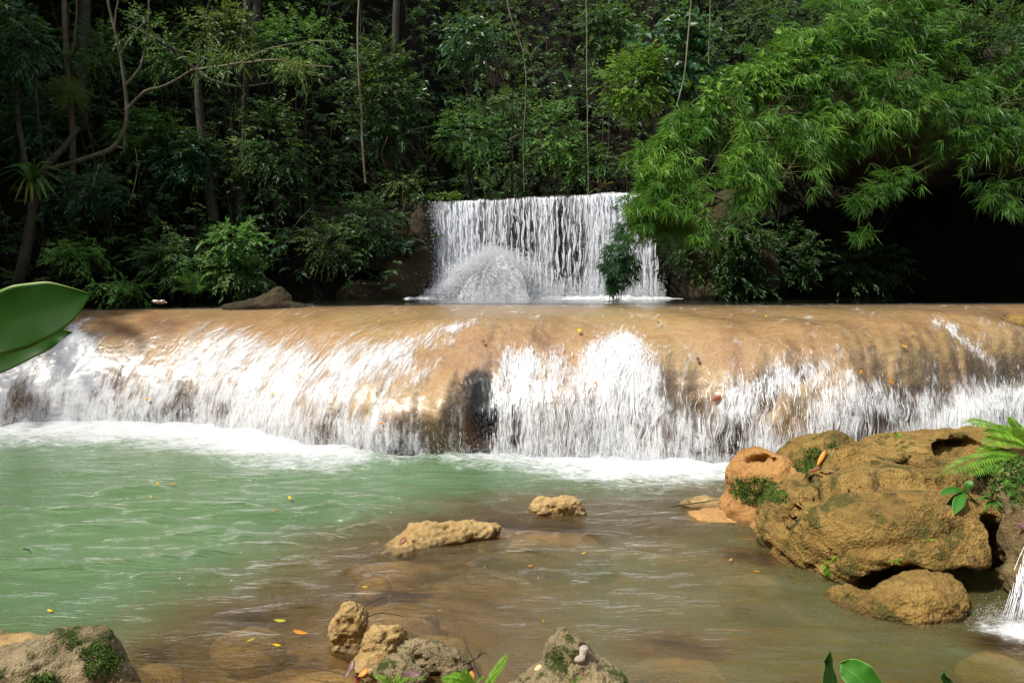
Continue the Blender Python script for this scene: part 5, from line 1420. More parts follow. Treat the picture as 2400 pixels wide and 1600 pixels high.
boulder('foreground_rock', 'tall pitted tan rock in the middle of the foreground group', [(p + (-.05, .0, .14), (.15, .15, .19), 0, .2), (p + (.06, .04, .20), (.10, .1, .12)), (p + (-.11, -.1, .02), (.13, .14, .12)), (p + (0, .2, -.06), (.2, .25, .10))], 'rock_pale', h=.012, k=.05, rough=.034, freq=8, seed=64, pit=.016)
p = fg(1015, 1572)
boulder('foreground_rock', 'long tan and brown rock at the right of the foreground group', [(p + (-.05, .05, .10), (.26, .13, .12), -.2, .22), (p + (.14, .0, .04), (.16, .13, .10), 0, .3), (p + (-.14, .08, .08), (.12, .12, .10))], 'rock_mossy', h=.012, k=.05, rough=.034, freq=8, seed=67, pit=.010)
p = fg(930, 1600)
boulder('foreground_rock', 'smooth grey brown stone in front of the foreground group', [(p + (.0, .0, .08), (.16, .14, .13), 0, .1), (p + (.12, -.02, .03), (.12, .1, .10))], 'rock_mossy', h=.012, k=.05, rough=.022, freq=8, seed=70, pit=.012)
p = fg(1340, 1600)
_, QV, QF = boulder('foreground_rock', 'pyramid shaped mossy rock with a pale knob at the bottom centre', [(np.array([.42, 5.05, .10]), (.33, .30, .20)), (np.array([.40, 5.10, .28]), (.17, .16, .17)), (np.array([.36, 5.12, .42]), (.07, .07, .085)), (np.array([.60, 5.0, .05]), (.28, .25, .20)), (np.array([.16, 5.0, .0]), (.3, .25, .15))], 'rock_mossy', h=.015, k=.09, rough=.035, freq=6, seed=73, pit=.014)
M['rock_shell'] = rock_material('pale shell grey', [(.3, (0.3, 0.26, 0.2)), (.7, (0.55, 0.5, 0.43))], scale=3, bumpd=.02)
boulder('shell_stone', 'pale grey shell like knob on top of the pyramid shaped rock', [(snap(1372, 1530, QV) + (.0, .0, .02), (.034, .034, .036)), (snap(1362, 1545, QV), (.04, .03, .03))], 'rock_shell', h=.008, k=.03, rough=.012, freq=14, seed=75)

# rocks of the far bank
p = at(620, 722, 17.9)
boulder('crest_rock', 'low brown rock on the crest at the left of the upper pool', [(p + (0, .1, .06), (.75, .4, .17)), (p + (.22, .15, .20), (.42, .35, .2)), (p + (.30, .15, .36), (.14, .15, .14)), (p + (-.5, .05, 0), (.55, .3, .12)), (p + (.8, .1, .02), (.4, .25, .1))], 'rock_bank', h=.035, k=.1, rough=.05, freq=2.5, seed=81, pit=.015)
boulder('bank_rock', 'mossy rock pillar on the bank right of the upper fall', [(at(1665, 610, 21.2), (.75, .8, .85)), (at(1650, 680, 21.0), (.65, .7, .5)), (at(1700, 520, 21.6), (.8, .9, .9)), (at(1640, 560, 21.4), (.45, .5, .5)), (at(1760, 640, 21.4), (.8, .8, .8))], 'rock_bank', h=.06, k=.2, rough=.09, freq=1.6, seed=84, pit=.02)
boulder('bank_rock', 'dark red brown rock face left of the upper fall', [(at(985, 600, 22.3), (.40, .5, 1.6)), (at(940, 660, 22.2), (.7, .6, .8)), (at(860, 690, 22.0), (1.0, .5, .4))], 'rock_bank', h=.06, k=.2, rough=.09, freq=1.8, seed=87, pit=.02)
boulder('crest_rock', 'mossy tan hump awash at the right end of the crest', [(at(2400, 762, 15.0), (.75, .5, .22)), (at(2480, 755, 15.2), (.7, .6, .25))], 'rock_ochre', h=.04, rough=.04, freq=2.5, seed=90)

boulder('added_shade_roof', 'dark mossy rock roof added behind the bamboo to shade the black recess', [((8.6, 22.6, 7.8), (2.4, 2.6, 1.5)), ((12.2, 22.2, 8.0), (3.2, 2.9, 1.7)), ((16.2, 21.2, 7.6), (3.2, 2.8, 1.9)), ((12.5, 24.5, 8.0), (5.5, 2.0, 2.0))], 'rock_bank', cat='bank', h=.14, k=.5, rough=.2, freq=.8, seed=95, pit=.03)  # rock mass added as an unseen roof to darken the recess
# moss cushions on the orange rock and the boulder -------------------
def moss_patch(label, spots, V, g, n=900, r=.02, tint=(.0, 1)):
    """a cushion of tiny leaves grown over the rock surface"""
    x, y = to_px(V); pts = []
    for (px, py, rx, ry) in spots:
        m = ((x - px) / rx) ** 2 + ((y - py) / ry) ** 2 < 1 + .5 * perlin(V * 7)
        pts.append(V[m])
    P = np.concatenate(pts)
    ymin = P[:, 1].min(); P = P[P[:, 1] < np.median(P[:, 1]) + .35]
    B = P[g.integers(0, len(P), n)] + g.normal(0, .010, (n, 3)) + np.array([0, -.008, .008])
    lump_ = np.clip(perlin(B * 14), 0, 1)[:, None]
    B = B + np.array([0, -.02, .02]) * lump_
    V_, F_ = leaf_quads(B, g.normal(0, .8, (n, 3)) + np.array([0, -.6, .3]), np.array([0, -.6, .7]) + g.normal(0, .5, (n, 3)), g.uniform(.6, 1.5, n) * r, g.uniform(.6, 1.2, n) * r * .8, 0, .1, .5)
    tv = np.clip(.25 + .6 * lump_[:, 0] + .3 * g.random(n), 0, 1)
    o = single('moss_cushion', V_, F_, M['moss'], label, 'moss', 'moss on the boulders', smooth=False, attrs={'tint': np.repeat(tv, 4)})
    return o
g = np.random.default_rng(301)
allV = np.concatenate([KV, BV])
moss_patch('bright green moss hanging below the orange rock at the waterline', [(1770, 1150, 48, 34), (1730, 1145, 20, 25)], allV, g, 7000, .022)
moss_patch('green moss strip in the cleft between orange rock and big boulder', [(1905, 1075, 22, 30), (1885, 1095, 25, 14), (1950, 1045, 14, 8)], allV, g, 3600, .022)
moss_patch('darker moss under the cleft of the big boulder', [(1825, 1165, 22, 18)], allV, g, 1800, .022)
moss_patch('moss on the shaded flank of the bottom left foreground rock', [(235, 1545, 50, 45), (170, 1505, 25, 10), (100, 1590, 40, 14)], GV, g, 3600, .016)
# ------------------------------------------------------------------ small plants and things
g = np.random.default_rng(401)
# the spout at the lower right
def spout():
    top = np.array([4.84, 6.62, .46]); S = 1500; n = 9
    a = top + np.stack([g.normal(.10, .09, S), g.normal(0, .05, S), g.normal(0, .05, S)], -1)
    s0 = g.random(S) * .7; ln = g.uniform(.12, .4, S)
    s = np.clip(s0[:, None] + ln[:, None] * np.linspace(0, 1, n)[None], 0, 1)
    foot_ = np.stack([a[:, 0] - .16 - g.uniform(0, .26, S), a[:, 1] - .36 + g.normal(0, .05, S), np.zeros(S) + .01], -1)
    C = a[:, None] * (1 - s)[..., None] + foot_[:, None] * s[..., None]
    C[..., 2] = a[:, None, 2] * (1 - s ** 1.6) + .01
    wd = g.uniform(.002, .007, S)[:, None] * np.sin(np.linspace(.3, 2.9, n))[None] ** .6
    V, F = ribbons(C, wd, np.broadcast_to(unit(np.array([-.4, -.9, .3])), C.shape))
    o = obj('spout_water', new_mesh('spout_water', V, F, M['threads'])); tag(o, 'small white spout pouring off the rock at the lower right', None, None, 'structure')
    nn = 3500
    P = np.stack([foot_[:, 0].mean() + g.normal(-.05, .22, nn), foot_[:, 1].mean() + g.normal(0, .15, nn), np.abs(g.normal(0, .035, nn))], -1)
    V, F = drops(P, g.uniform(.0015, .0045, nn))
    o = obj('spout_splash', new_mesh('spout_splash', V, F, M['spray'], smooth=False)); tag(o, 'white splash drops where the spout meets the pool', None, None, 'stuff')
spout()

def twig(label, pts, r=.006, bark='bark_dark', branches=()):
    t = thing('twig', label, 'twig', pts[0])
    V, F = tube(pts, r, r * .5, 18, 5, wob=.01, seed=float(pts[0][0])); part('stem', V, F, M[bark], t)
    for b in branches:
        V, F = tube(b, r * .6, r * .3, 10, 4); part('branch', V, F, M[bark], t)
Yb = 5.75
twig('thin bowed dark twig arching over the water behind the upright knob rock', [at(845, 1450, 5.85), at(852, 1425, 5.9), at(875, 1408, 5.95), at(900, 1398, 6.0)], .004)
twig('long thin dark twig lying just above the water right of the upright knob rock', [at(855, 1446, 5.85), at(890, 1437, 5.9), at(930, 1440, 5.95), at(945, 1446, 6.0)], .004, branches=[[at(862, 1455, 5.8), at(860, 1430, 5.8)], [at(890, 1437, 5.9), at(920, 1426, 6), at(965, 1428, 6.1)]])
twig('straight dark stick standing beside the right foreground rock', [at(1128, 1592, 5.2), at(1105, 1540, 5.3), at(1085, 1492, 5.4)], .005)
twig('short forked dark twig behind the foreground fern', [at(1085, 1560, 5.3), at(1110, 1545, 5.3), at(1135, 1528, 5.3)], .007, branches=[[at(1120, 1540, 5.3), at(1128, 1525, 5.3)]])
twig('thin brown twig floating at the left of the foreground rocks', [at(680, 1552, 5.45), at(720, 1563, 5.4), at(780, 1572, 5.4), at(815, 1582, 5.35)], .006, 'bark_brown')
twig('grey stick lying on the pale flat stone beside the orange rock', [at(1575, 1187, 9.3), at(1620, 1180, 9.4), at(1690, 1170, 9.6)], .012, 'bark_brown', branches=[[at(1620, 1180, 9.4), at(1608, 1168, 9.4)]])
twig('small dark twig floating on the green water at the left', [on_level(55, 1285, .012), on_level(70, 1286, .02)], .006, branches=[[on_level(66, 1285, .015), on_level(70, 1296, .015)]])
twig('short dark twig floating in the brown water below centre', [on_level(636, 1400, .012), on_level(642, 1392, .02)], .004)

# fallen leaves ---------------------------------------------------------
def leaf_col(name, c, c2):
    m, nt, out = mat_new(name)
    n1 = noi(nt, coords(nt, (1, 1, 1), 'Object'), 30, 3)
    p = nd(nt, 'BsdfPrincipled', None, Base_Color=rmp(nt, n1, [(.35, c), (.7, c2)]), Roughness=.45)
    tr = nd(nt, 'BsdfTranslucent', None, Color=c)
    link_surface(nt, out, nd(nt, 'MixShader', None, Fac=.2, i1=p.outputs[0], i2=tr.outputs[0]).outputs[0]); return m
LC = {'yellow': leaf_col('yellow leaf', (0.75, 0.46, 0.01), (0.80, 0.55, 0.03)), 'orange': leaf_col('orange leaf', (0.62, 0.22, 0.01), (0.75, 0.33, 0.03)),
      'red': leaf_col('red brown leaf', (0.22, 0.04, 0.02), (0.32, 0.08, 0.04)), 'lime': leaf_col('yellow green leaf', (0.40, 0.46, 0.02), (0.55, 0.52, 0.04)), 'brown': leaf_col('brown leaf', (0.12, 0.05, 0.03), (0.2, 0.1, 0.06)), 'purple': leaf_col('purple brown leaf', (0.16, 0.07, 0.08), (0.25, 0.13, 0.14)), 'cream': leaf_col('cream leaf', (0.62, 0.5, 0.28), (0.7, 0.6, 0.36))}
def fallen_leaf(p, col, label, L, g, up=(0, 0, 1), group=None, wr=.42, lift=.012, ang=None):
    up = unit(np.array(up, float)); a = g.uniform(0, 6.28) if ang is None else ang
    e1 = unit(np.cross(up, np.array([.2, 1, .1]))); e2 = np.cross(up, e1)
    D = e1 * math.cos(a) + e2 * math.sin(a); Wd = np.cross(up, D)
    s = np.linspace(0, 1, 8); w = L * wr * .5 * np.sin(math.pi * s ** .85) ** .8
    cu_ = L * .10 * (s - .5) ** 2 * 4
    ctr = np.asarray(p) + up * lift + D[None] * ((s - .5) * L)[:, None] + up[None] * cu_[:, None]
    V = np.stack([ctr - Wd * w[:, None] + up * (w * .30)[:, None], ctr, ctr + Wd * w[:, None] + up * (w * .30)[:, None]], 1).reshape(-1, 3)
    o = single('fallen_leaf', V, grid_faces(8, 3), LC[col], label, 'leaf', group)
    o.modifiers.new('thickness', 'SOLIDIFY').thickness = .0015
    return o
def cas(px, py):
    x, y = px0, py0; d = (x - px) ** 2 + (y - py) ** 2
    i = np.unravel_index(np.argmin(d), d.shape); return SHEET[i], nrm0[i]
GP, GC = 'fallen leaves on the lower pool', 'fallen leaves on the lower cascade'
for (x, y, c, L, lb) in [(680, 1172, 'yellow', .15, 'bright yellow leaf floating on the green water among the ripples'), (370, 1138, 'yellow', .12, 'pale yellow leaf floating near the foam at the left, beside an orange one'),
    (406, 1139, 'orange', .13, 'orange red leaf floating right of the pale yellow one near the foam'), (355, 1170, 'yellow', .08, 'tiny yellow leaf floating just below the pale yellow and orange pair'), (645, 1202, 'orange', .09, 'small orange leaf floating below the bright yellow one'),
    (655, 1462, 'lime', .13, 'curled yellow green leaf floating above the rounded sunken boulder'), (703, 1490, 'orange', .16, 'slender orange leaf floating left of the upright knob rock'), (590, 1507, 'lime', .08, 'small lime leaf floating left of the yellow one near the foreground'),
    (648, 1519, 'yellow', .09, 'small oval yellow leaf floating nearest the foreground rocks'), (118, 1438, 'yellow', .09, 'pale yellow leaf floating alone at the lower left'), (1368, 1302, 'yellow', .07, 'small yellow leaf floating on the brown rippled water'),
    (1712, 1318, 'orange', .09, 'small orange leaf floating left of the big boulder'), (1772, 1345, 'orange', .08, 'tiny orange leaf floating close to the big boulder'), (1243, 1332, 'orange', .08, 'thin reddish leaf floating in the brown ripples'), (855, 1382, 'yellow', .07, 'tiny yellow leaf floating below the sunken brown rock'),
    (1272, 1462, 'orange', .05, 'tiny orange leaf floating in the brown shallows below centre'), (278, 1187, 'lime', .10, 'dull lime leaf floating on the green water at the left'), (770, 1235, 'brown', .09, 'dark brown leaf floating left of the long tan rock'), (1030, 1437, 'orange', .045, 'tiny orange leaf floating right of the bowed twigs')]:
    p = on_level(x, y, 0.0)
    fallen_leaf(p, c, lb, L * .85, g, (g.normal(0, .1), -.12, 1), GP, wr=.36, lift=.03)
for (x, y, c, L, lb) in [(1358, 779, 'yellow', .20, 'large bright yellow leaf caught on the crest right of centre'), (1454, 741, 'yellow', .10, 'small yellow leaf near the top of the crest, right of the large yellow one'), (1537, 762, 'orange', .14, 'orange leaf on the crest beside a tiny yellow one'),
    (1547, 771, 'yellow', .08, 'tiny yellow leaf touching the orange leaf on the crest'), (1795, 749, 'yellow', .12, 'yellow leaf alone on the right half of the crest'), (2118, 817, 'yellow', .13, 'bright yellow leaf on the smooth tan slope at the right'), (2138, 785, 'yellow', .11, 'flat yellow leaf above the bright one on the right slope'),
    (2083, 895, 'orange', .15, 'orange leaf at the upper edge of the white water at the right'), (2016, 875, 'orange', .11, 'faint orange leaf left of the orange one at the right'), (890, 757, 'yellow', .09, 'yellow leaf on the crest left of centre'), (1055, 783, 'yellow', .09, 'small yellow leaf beside the diagonal white streak'),
    (1133, 805, 'red', .13, 'dark red leaf on the tan dome left of the large yellow one'), (1071, 893, 'red', .11, 'red leaf at the edge of the dark cleft'), (357, 937, 'yellow', .12, 'yellow leaf in the white water at the left, lowest on the slope'), (635, 922, 'yellow', .12, 'pale yellow leaf in the white diagonal stream'),
    (704, 885, 'yellow', .11, 'yellow leaf above the pale one on the diagonal stream'), (1638, 848, 'brown', .15, 'grey brown leaf on the smooth slope right of centre'), (1683, 936, 'red', .22, 'crumpled dark red leaf in the white water right of centre'), (1704, 752, 'brown', .10, 'small dark leaf high on the crest right of centre'),
    (1395, 905, 'orange', .09, 'faint orange leaf in the white water below the large yellow one'), (1765, 738, 'orange', .10, 'rusty leaf near the top of the crest left of the lone yellow one'), (2005, 735, 'yellow', .10, 'yellow leaf highest on the crest at the right'), (900, 992, 'orange', .11, 'pale orange leaf on the dome left of the cleft')]:
    p, n_ = cas(x, y)
    fallen_leaf(p, c, lb, L * .85, g, n_, GC, wr=.5, lift=.04)
p = snap(945, 1265, MV, .0); fallen_leaf(p, 'red', 'curled dark red leaf lying on the long tan pool rock', .10, g, (-.2, -.7, .7), None, .6, .012, 1.0)
p = snap(1920, 1080, allV, .01); fallen_leaf(p, 'orange', 'long rusty curled leaf lying in the cleft above the big boulder', .26, g, (-.2, -.8, .6), None, .2, .03, 1.0)
p = snap(1905, 1105, allV, .01); fallen_leaf(p, 'red', 'short rusty leaf at the lower end of the mossy cleft', .16, g, (-.2, -.8, .6), None, .25, .03, .5)
p = snap(1262, 1562, QV, .0); fallen_leaf(p, 'cream', 'cream dry leaf stuck on the left flank of the pyramid shaped rock', .07, g, (-.5, -.6, .6), None, .6, .012)
p = snap(2395, 1230, RV, .0); fallen_leaf(p, 'purple', 'pinkish dry leaf at the right edge above the spout', .13, g, (-.4, -.8, .4), None, .5, .02)
p = at(965, 1582, 5.12); fallen_leaf(p, 'purple', 'shiny purple brown dead leaf lying in front of the foreground group', .12, g, (.1, -.7, .7), None, .55, .01, .3)
p = at(30, 1535, 5.05); fallen_leaf(p, 'red', 'dark red brown leaf lying on the pinkish flat rock', .16, g, (.0, -.4, 1), None, .4, .03, .2)
for k, (x, y, c, lb) in enumerate([(815, 1578, 'brown', 'brown crumpled leaf in the litter left of the tall pitted rock'), (838, 1590, 'red', 'reddish leaf in the litter below the tall pitted rock'), (852, 1577, 'orange', 'orange leaf in the litter against the tall pitted rock'), (826, 1560, 'purple', 'curled purple leaf on top of the litter beside the tall pitted rock'), (1105, 1585, 'orange', 'orange brown dead leaf under the foreground fern')]):
    fallen_leaf(at(x, y, 5.2), c, lb, .09, g, (g.normal(0, .3), -.6, .7), 'leaf litter by the foreground rocks', .5, .0)

# white scrap caught on the far bank: crumpled sheet
n = 9
s, t_ = np.meshgrid(np.linspace(-1, 1, 15), np.linspace(-1, 1, n), indexing='ij')
c = at(374, 709, 18.15)
P = np.stack([s * .15, t_ * .08, 0 * s], -1); P[..., 2] = .07 + .06 * fbm(np.stack([s * 2.2, t_ * 2.2, 0 * s], -1), 3) + .05 * perlin(np.stack([s * 5, t_ * 5, 0 * s + 3], -1)) - .03 * t_; P[..., 1] += .06 * perlin(np.stack([s * 4, t_ * 3, 0 * s + 8], -1))
mw, nt, out = mat_new('white scrap'); p_ = nd(nt, 'BsdfPrincipled', None, Base_Color=(.85, .85, .88), Roughness=.6); link_surface(nt, out, p_.outputs[0])
o = single('white_scrap', (P + c - np.array([0, 0, .05])).reshape(-1, 3), grid_faces(15, n), mw, 'small crumpled white scrap lying on the far left bank', 'litter')
o.modifiers.new('thickness', 'SOLIDIFY').thickness = .004

# ferns and broad leaved plants on the boulder --------------------------
def bp(px, py, Y): return at(px, py, Y)
fern('bright fern arching over the white water at the right edge', bp(2425, 1065, 8.2), [bp(2255, 990, 8.0), bp(2305, 1018, 7.9), bp(2360, 978, 8.3), bp(2450, 985, 8.2), bp(2330, 995, 8.5), bp(2300, 1045, 7.8)], .17, 'leaf_fern', 'ferns on the big boulder', .12, 40, .2)
fern('pale green fern fronds hanging over the big boulder', bp(2420, 1085, 7.9), [bp(2300, 1092, 7.7), bp(2250, 1122, 7.5), bp(2196, 1118, 7.5), bp(2285, 1062, 7.8), bp(2330, 1110, 7.5)], .16, 'leaf_fern', 'ferns on the big boulder', .10, 40, .2, tint=(.1, .7))
fern('yellow green fern at the right edge above the dark gap', bp(2440, 1130, 7.6), [bp(2330, 1130, 7.5), bp(2345, 1165, 7.4), bp(2370, 1155, 7.3), bp(2390, 1105, 7.5), bp(2370, 1180, 7.3), bp(2350, 1140, 7.3), bp(2400, 1170, 7.2)], .09, 'leaf_fern', 'ferns on the big boulder', .1, 30, .26)
fern('tiny green fern growing on the front of the big boulder', snap(1935, 1320, BV), [snap(1935, 1320, BV) + d for d in np.array([(-.10, -.06, -.03), (-.06, -.06, -.10), (.05, -.06, .10), (-.08, -.06, .06), (.08, -.06, .03), (0, -.06, -.12)])], .035, 'leaf_fern', 'ferns on the big boulder', .15, 14, .35)
fern('tiny fern tuft low on the big boulder', snap(2095, 1312, BV), [snap(2095, 1312, BV) + d for d in np.array([(-.06, -.05, 0), (.06, -.05, .02), (.03, -.05, -.03)])], .02, 'leaf_fern', 'ferns on the big boulder', .15, 10, .4)
fern('tiny fern sprig high on the right flank of the big boulder', snap(2168, 1262, BV), [snap(2168, 1262, BV) + d for d in np.array([(-.07, -.05, .0), (.06, -.05, .02)])], .02, 'leaf_fern', 'ferns on the big boulder', .15, 10, .4)
fern('small green sprout behind the crest of the big boulder', at(2100, 1030, 9.2), [at(2090, 1018, 9.2), at(2110, 1016, 9.2), at(2120, 1022, 9.2), at(2098, 1010, 9.2)], .04, 'leaf_fern', None, .15, 8, .45, name='sprout', cat='plant')

# broad leaves: midrib, veins, rim
def broadleaf_material(name, blade, rim, vein, gloss=.45, trans=.2):
    m, nt, out = mat_new(name)
    uv = nd(nt, 'UVMap', {'uv_map': 'flow'}).outputs[0]
    sx = nd(nt, 'SeparateXYZ', None, Vector=uv); u, v = sx.outputs[0], sx.outputs[1]
    av = mth(nt, 'ABSOLUTE', v)
    wv = mth(nt, 'SINE', mth(nt, 'MULTIPLY', mth(nt, 'SUBTRACT', u, mth(nt, 'MULTIPLY', av, .18)), 190.0))
    n1 = noi(nt, coords(nt, (1, 1, 1), 'Object'), 18, 4)
    col = mixc(nt, n1, tuple(c * .7 for c in blade), tuple(c * 1.3 for c in blade))
    col = mixc(nt, mth(nt, 'MULTIPLY', mapr(nt, wv, .75, 1.0), .06), col, vein)
    col = mixc(nt, mapr(nt, av, .035, .015), col, vein)
    col = mixc(nt, mapr(nt, av, .93, .975), col, rim)
    p = nd(nt, 'BsdfPrincipled', None, Base_Color=col, Roughness=gloss, Normal=bump(nt, n1, .1, .003))
    tr = nd(nt, 'BsdfTranslucent', None, Color=mixc(nt, .5, col, (0.2, 0.5, 0.02)))
    link_surface(nt, out, nd(nt, 'MixShader', None, Fac=trans, i1=p.outputs[0], i2=tr.outputs[0]).outputs[0]); return m
M['broad_dark'] = broadleaf_material('dark glossy broad leaf', (0.028, 0.12, 0.006), (0.36, 0.48, 0.05), (0.028, 0.12, 0.008), trans=.5)
M['broad_light'] = broadleaf_material('light broad leaf', (0.05, 0.20, 0.015), (0.20, 0.42, 0.05), (0.15, 0.34, 0.06), trans=.3)
M['broad_deep'] = broadleaf_material('deep green broad leaf', (0.018, 0.06, 0.01), (0.12, 0.25, 0.03), (0.03, 0.10, 0.012))

def big_leaf(axis, wl, wr, normal, n=48, m=17, cup=.18, wavy=.02, seed=0.0, twist=0.0):
    """axis points base to tip; wl, wr: lists of (s, half width) on either side"""
    C = spline(axis, n); T = unit(np.gradient(C, axis=0)); nn = unit(np.array(normal, float)); s = np.linspace(0, 1, n)
    side = unit(np.cross(T, nn)); up = np.cross(side, T)
    v = np.linspace(-1, 1, m)
    L = smooth1(np.interp(s, *zip(*wl)), 3); R = smooth1(np.interp(s, *zip(*wr)), 3)
    L[-1] = R[-1] = 1e-4
    w = np.where(v[None] < 0, L[:, None], R[:, None]) * v[None]
    tot = np.maximum(L, R)[:, None]
    hgt = cup * tot * np.abs(v[None]) ** 1.6 + wavy * noise1(s * 3.2, seed)[:, None] * v[None] ** 2 * np.sign(v)[None]
    V = C[:, None] + side[:, None] * w[..., None] + up[:, None] * hgt[..., None]
    uv = np.stack([np.broadcast_to(s[:, None], w.shape), np.broadcast_to(v[None], w.shape)], -1)
    return V.reshape(-1, 3), grid_faces(n, m), uv.reshape(-1, 2)
def leaf_part(name, t, axis, wl, wr, normal, mat, **k):
    V, F, uv = big_leaf(axis, wl, wr, normal, **k)
    o = part(name, V, F, M[mat], t, uv=uv); o.modifiers.new('thickness', 'SOLIDIFY').thickness = .0012
    return o

# the big leaf at the left edge
Yl = 1.35
s_ = Yl / F_PX
base = np.array([-1.5, 1.2, 1.45])
t = thing('broad_leaf_plant', 'large dark green leaves with pale rims reaching in at the left edge', 'plant', base)
stem_top = at(-330, 960, 1.3)
V, F = tube([base, (base + stem_top) / 2 + np.array([.05, 0, .1]), stem_top], .014, .009, 14, 8); part('stem', V, F, M['culm'], t)
nrm_leaf = np.array([.42, -.82, .34])
leaf_part('leaf', t, [stem_top, at(-220, 865, 1.32), at(-100, 803, 1.33), at(0, 762, 1.34), at(75, 738, 1.35), at(150, 716, 1.36), at(212, 690, 1.37)],
    [(0, .004), (.12, .03), (.35, 62 * s_), (.62, 78 * s_), (.80, 66 * s_), (.92, 34 * s_), (.97, 13 * s_), (1, 0)], [(0, .004), (.12, .03), (.35, 66 * s_), (.6, 76 * s_), (.78, 62 * s_), (.9, 30 * s_), (.97, 8 * s_), (1, 0)], nrm_leaf, 'broad_dark', cup=.12, wavy=.012, seed=2.)
leaf_part('leaf', t, [stem_top + np.array([0, .02, -.01]), at(-220, 920, 1.37), at(-60, 862, 1.40), at(60, 812, 1.42), at(120, 790, 1.43), at(168, 779, 1.44)],
    [(0, .004), (.2, .03), (.5, 52 * s_), (.75, 44 * s_), (.88, 22 * s_), (.95, 8 * s_), (1, 0)], [(0, .004), (.2, .025), (.5, 40 * s_), (.75, 30 * s_), (.88, 16 * s_), (.95, 5 * s_), (1, 0)], nrm_leaf, 'broad_dark', cup=.10, wavy=.012, seed=5.)
# leaves at the bottom right
Yl = 2.0; s_ = Yl / F_PX
base = np.array([1.05, 1.75, 1.30])
t = thing('broad_leaf_plant', 'glossy green pointed leaves rising at the bottom edge right of centre', 'plant', base)
V, F = tube([base, at(2030, 1750, 1.95), at(2060, 1690, 1.97)], .012, .008, 12, 8); part('stem', V, F, M['culm'], t)
leaf_part('leaf', t, [at(2080, 1700, 1.95), at(2055, 1640, 1.98), at(2015, 1590, 2.0), at(1985, 1566, 2.02), at(1968, 1553, 2.03)],
    [(0, .01), (.3, 40 * s_), (.55, 42 * s_), (.8, 26 * s_), (.93, 9 * s_), (1, 0)], [(0, .01), (.3, 42 * s_), (.55, 40 * s_), (.8, 24 * s_), (.93, 8 * s_), (1, 0)], (.35, -.8, .5), 'broad_light', cup=.2, seed=1.)
leaf_part('leaf', t, [at(1960, 1720, 1.95), at(1957, 1650, 1.97), at(1952, 1590, 1.98), at(1950, 1555, 1.98), at(1946, 1523, 1.98)],
    [(0, .01), (.35, 26 * s_), (.6, 18 * s_), (.8, 14 * s_), (.93, 5 * s_), (1, 0)], [(0, .01), (.35, 22 * s_), (.6, 14 * s_), (.8, 4 * s_), (1, 0)], (-.7, -.6, .2), 'broad_deep', cup=.5, seed=3.)
leaf_part('leaf', t, [at(2260, 1700, 1.95), at(2240, 1640, 1.97), at(2222, 1600, 1.98), at(2212, 1582, 1.98), at(2216, 1568, 1.98)],
    [(0, .01), (.35, 18 * s_), (.6, 12 * s_), (.8, 5 * s_), (1, 0)], [(0, .01), (.35, 16 * s_), (.6, 8 * s_), (.8, 4 * s_), (1, 0)], (-.4, -.8, .4), 'broad_deep', cup=.4, seed=6.)
# broad leaved herb on the boulder
c = at(2262, 1152, 7.35); base = snap(2290, 1170, BV)
t = thing('broad_leaf_herb', 'herb with four broad veined leaves on the right of the big boulder', 'plant', base)
V, F = tube([base, c], .008, .005, 8, 6); part('stem', V, F, M['culm'], t)
for k, (x, y, Y, w, mt) in enumerate([(2203, 1160, 7.2, 9, 'broad_light'), (2282, 1136, 7.3, 10, 'broad_light'), (2236, 1206, 7.1, 12, 'broad_light'), (2214, 1207, 7.2, 9, 'broad_deep')]):
    tip = at(x, y, Y); s_ = 7.3 / F_PX
    leaf_part('leaf', t, [c, c * .6 + tip * .4 + np.array([0, 0, .035]), c * .25 + tip * .75 + np.array([0, 0, .025]), tip], [(0, .003), (.3, w * s_), (.6, w * s_ * 1.1), (.85, w * s_ * .5), (1, 0)], [(0, .003), (.3, w * s_), (.6, w * s_ * 1.1), (.85, w * s_ * .5), (1, 0)], (-.1, -.7, .75), mt, n=18, m=9, cup=.2, wavy=.006, seed=k)
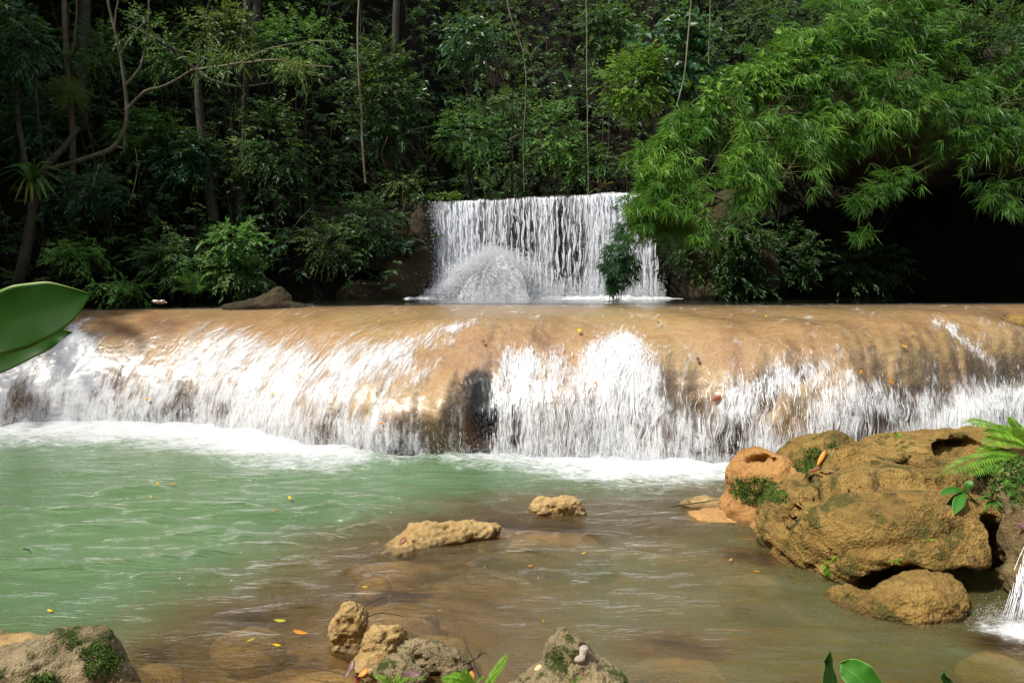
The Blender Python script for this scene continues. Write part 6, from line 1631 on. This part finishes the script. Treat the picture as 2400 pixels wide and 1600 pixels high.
def herb(label, c, tips, w, mat='broad_light', Y=7.2, group='low herbs on the boulders'):
    t = thing('small_herb', label, 'plant', c, group); s_ = Y / F_PX
    for k, (x, y) in enumerate(tips):
        tip = at(x, y, Y - .05); leaf_part('leaf', t, [c, c * .5 + tip * .5 + np.array([0, 0, .03]), tip], [(0, .003), (.5, w * s_), (.85, w * s_ * .5), (1, 0)], [(0, .003), (.5, w * s_), (.85, w * s_ * .5), (1, 0)], (0, -.6, .8), mat, n=10, m=5, cup=.15, wavy=.004, seed=k)
herb('low leafy herb above the dark gap beside the big boulder', at(2330, 1175, 7.25), [(2292, 1172), (2306, 1196), (2318, 1160), (2345, 1165), (2352, 1190), (2336, 1200), (2300, 1155)], 6)
herb('small leafy herb at the right edge above the dark gap', at(2385, 1170, 7.2), [(2360, 1160), (2370, 1185), (2395, 1190), (2378, 1150), (2402, 1160)], 6)
herb('little bright herb on the bottom left foreground rock', at(40, 1585, 4.75), [(10, 1565), (28, 1560), (50, 1556), (66, 1560), (60, 1580), (20, 1590), (45, 1598)], 6, 'broad_light', 4.75)
# moss bank under the ferns
moss_patch('dark fine leaved moss bank under the ferns at the right edge', [(2350, 1115, 60, 45), (2300, 1105, 25, 18), (2390, 1150, 40, 40)], np.concatenate([BV, RV]), g, 5000, .035)
# foreground ferns
fern('bright green fern frond standing at the bottom edge left of centre', at(1130, 1625, 4.9), [at(1195, 1528, 4.9), at(1180, 1560, 4.8)], .05, 'leaf_fern', 'ferns by the foreground rocks', .05, 30, .32)
fern('low green fern spreading at the bottom edge beside the standing frond', at(1110, 1612, 4.9), [at(1030, 1592, 4.85), at(1080, 1572, 4.9), at(1050, 1580, 4.95), at(1130, 1590, 4.8)], .055, 'leaf_fern', 'ferns by the foreground rocks', .12, 26, .3)
fern('low green sprigs at the bottom edge under the foreground group', at(920, 1615, 4.9), [at(885, 1588, 4.9), at(940, 1578, 4.9), at(960, 1590, 4.85), at(905, 1582, 4.9), at(1000, 1592, 4.85), at(870, 1580, 4.95)], .03, 'leaf_fern', 'ferns by the foreground rocks', .15, 14, .4)
fern('tiny fern sprig on the pyramid shaped rock', at(1345, 1608, 4.75), [at(1330, 1588, 4.75), at(1358, 1584, 4.75), at(1348, 1592, 4.7)], .02, 'leaf_fern', 'ferns by the foreground rocks', .15, 10, .4)
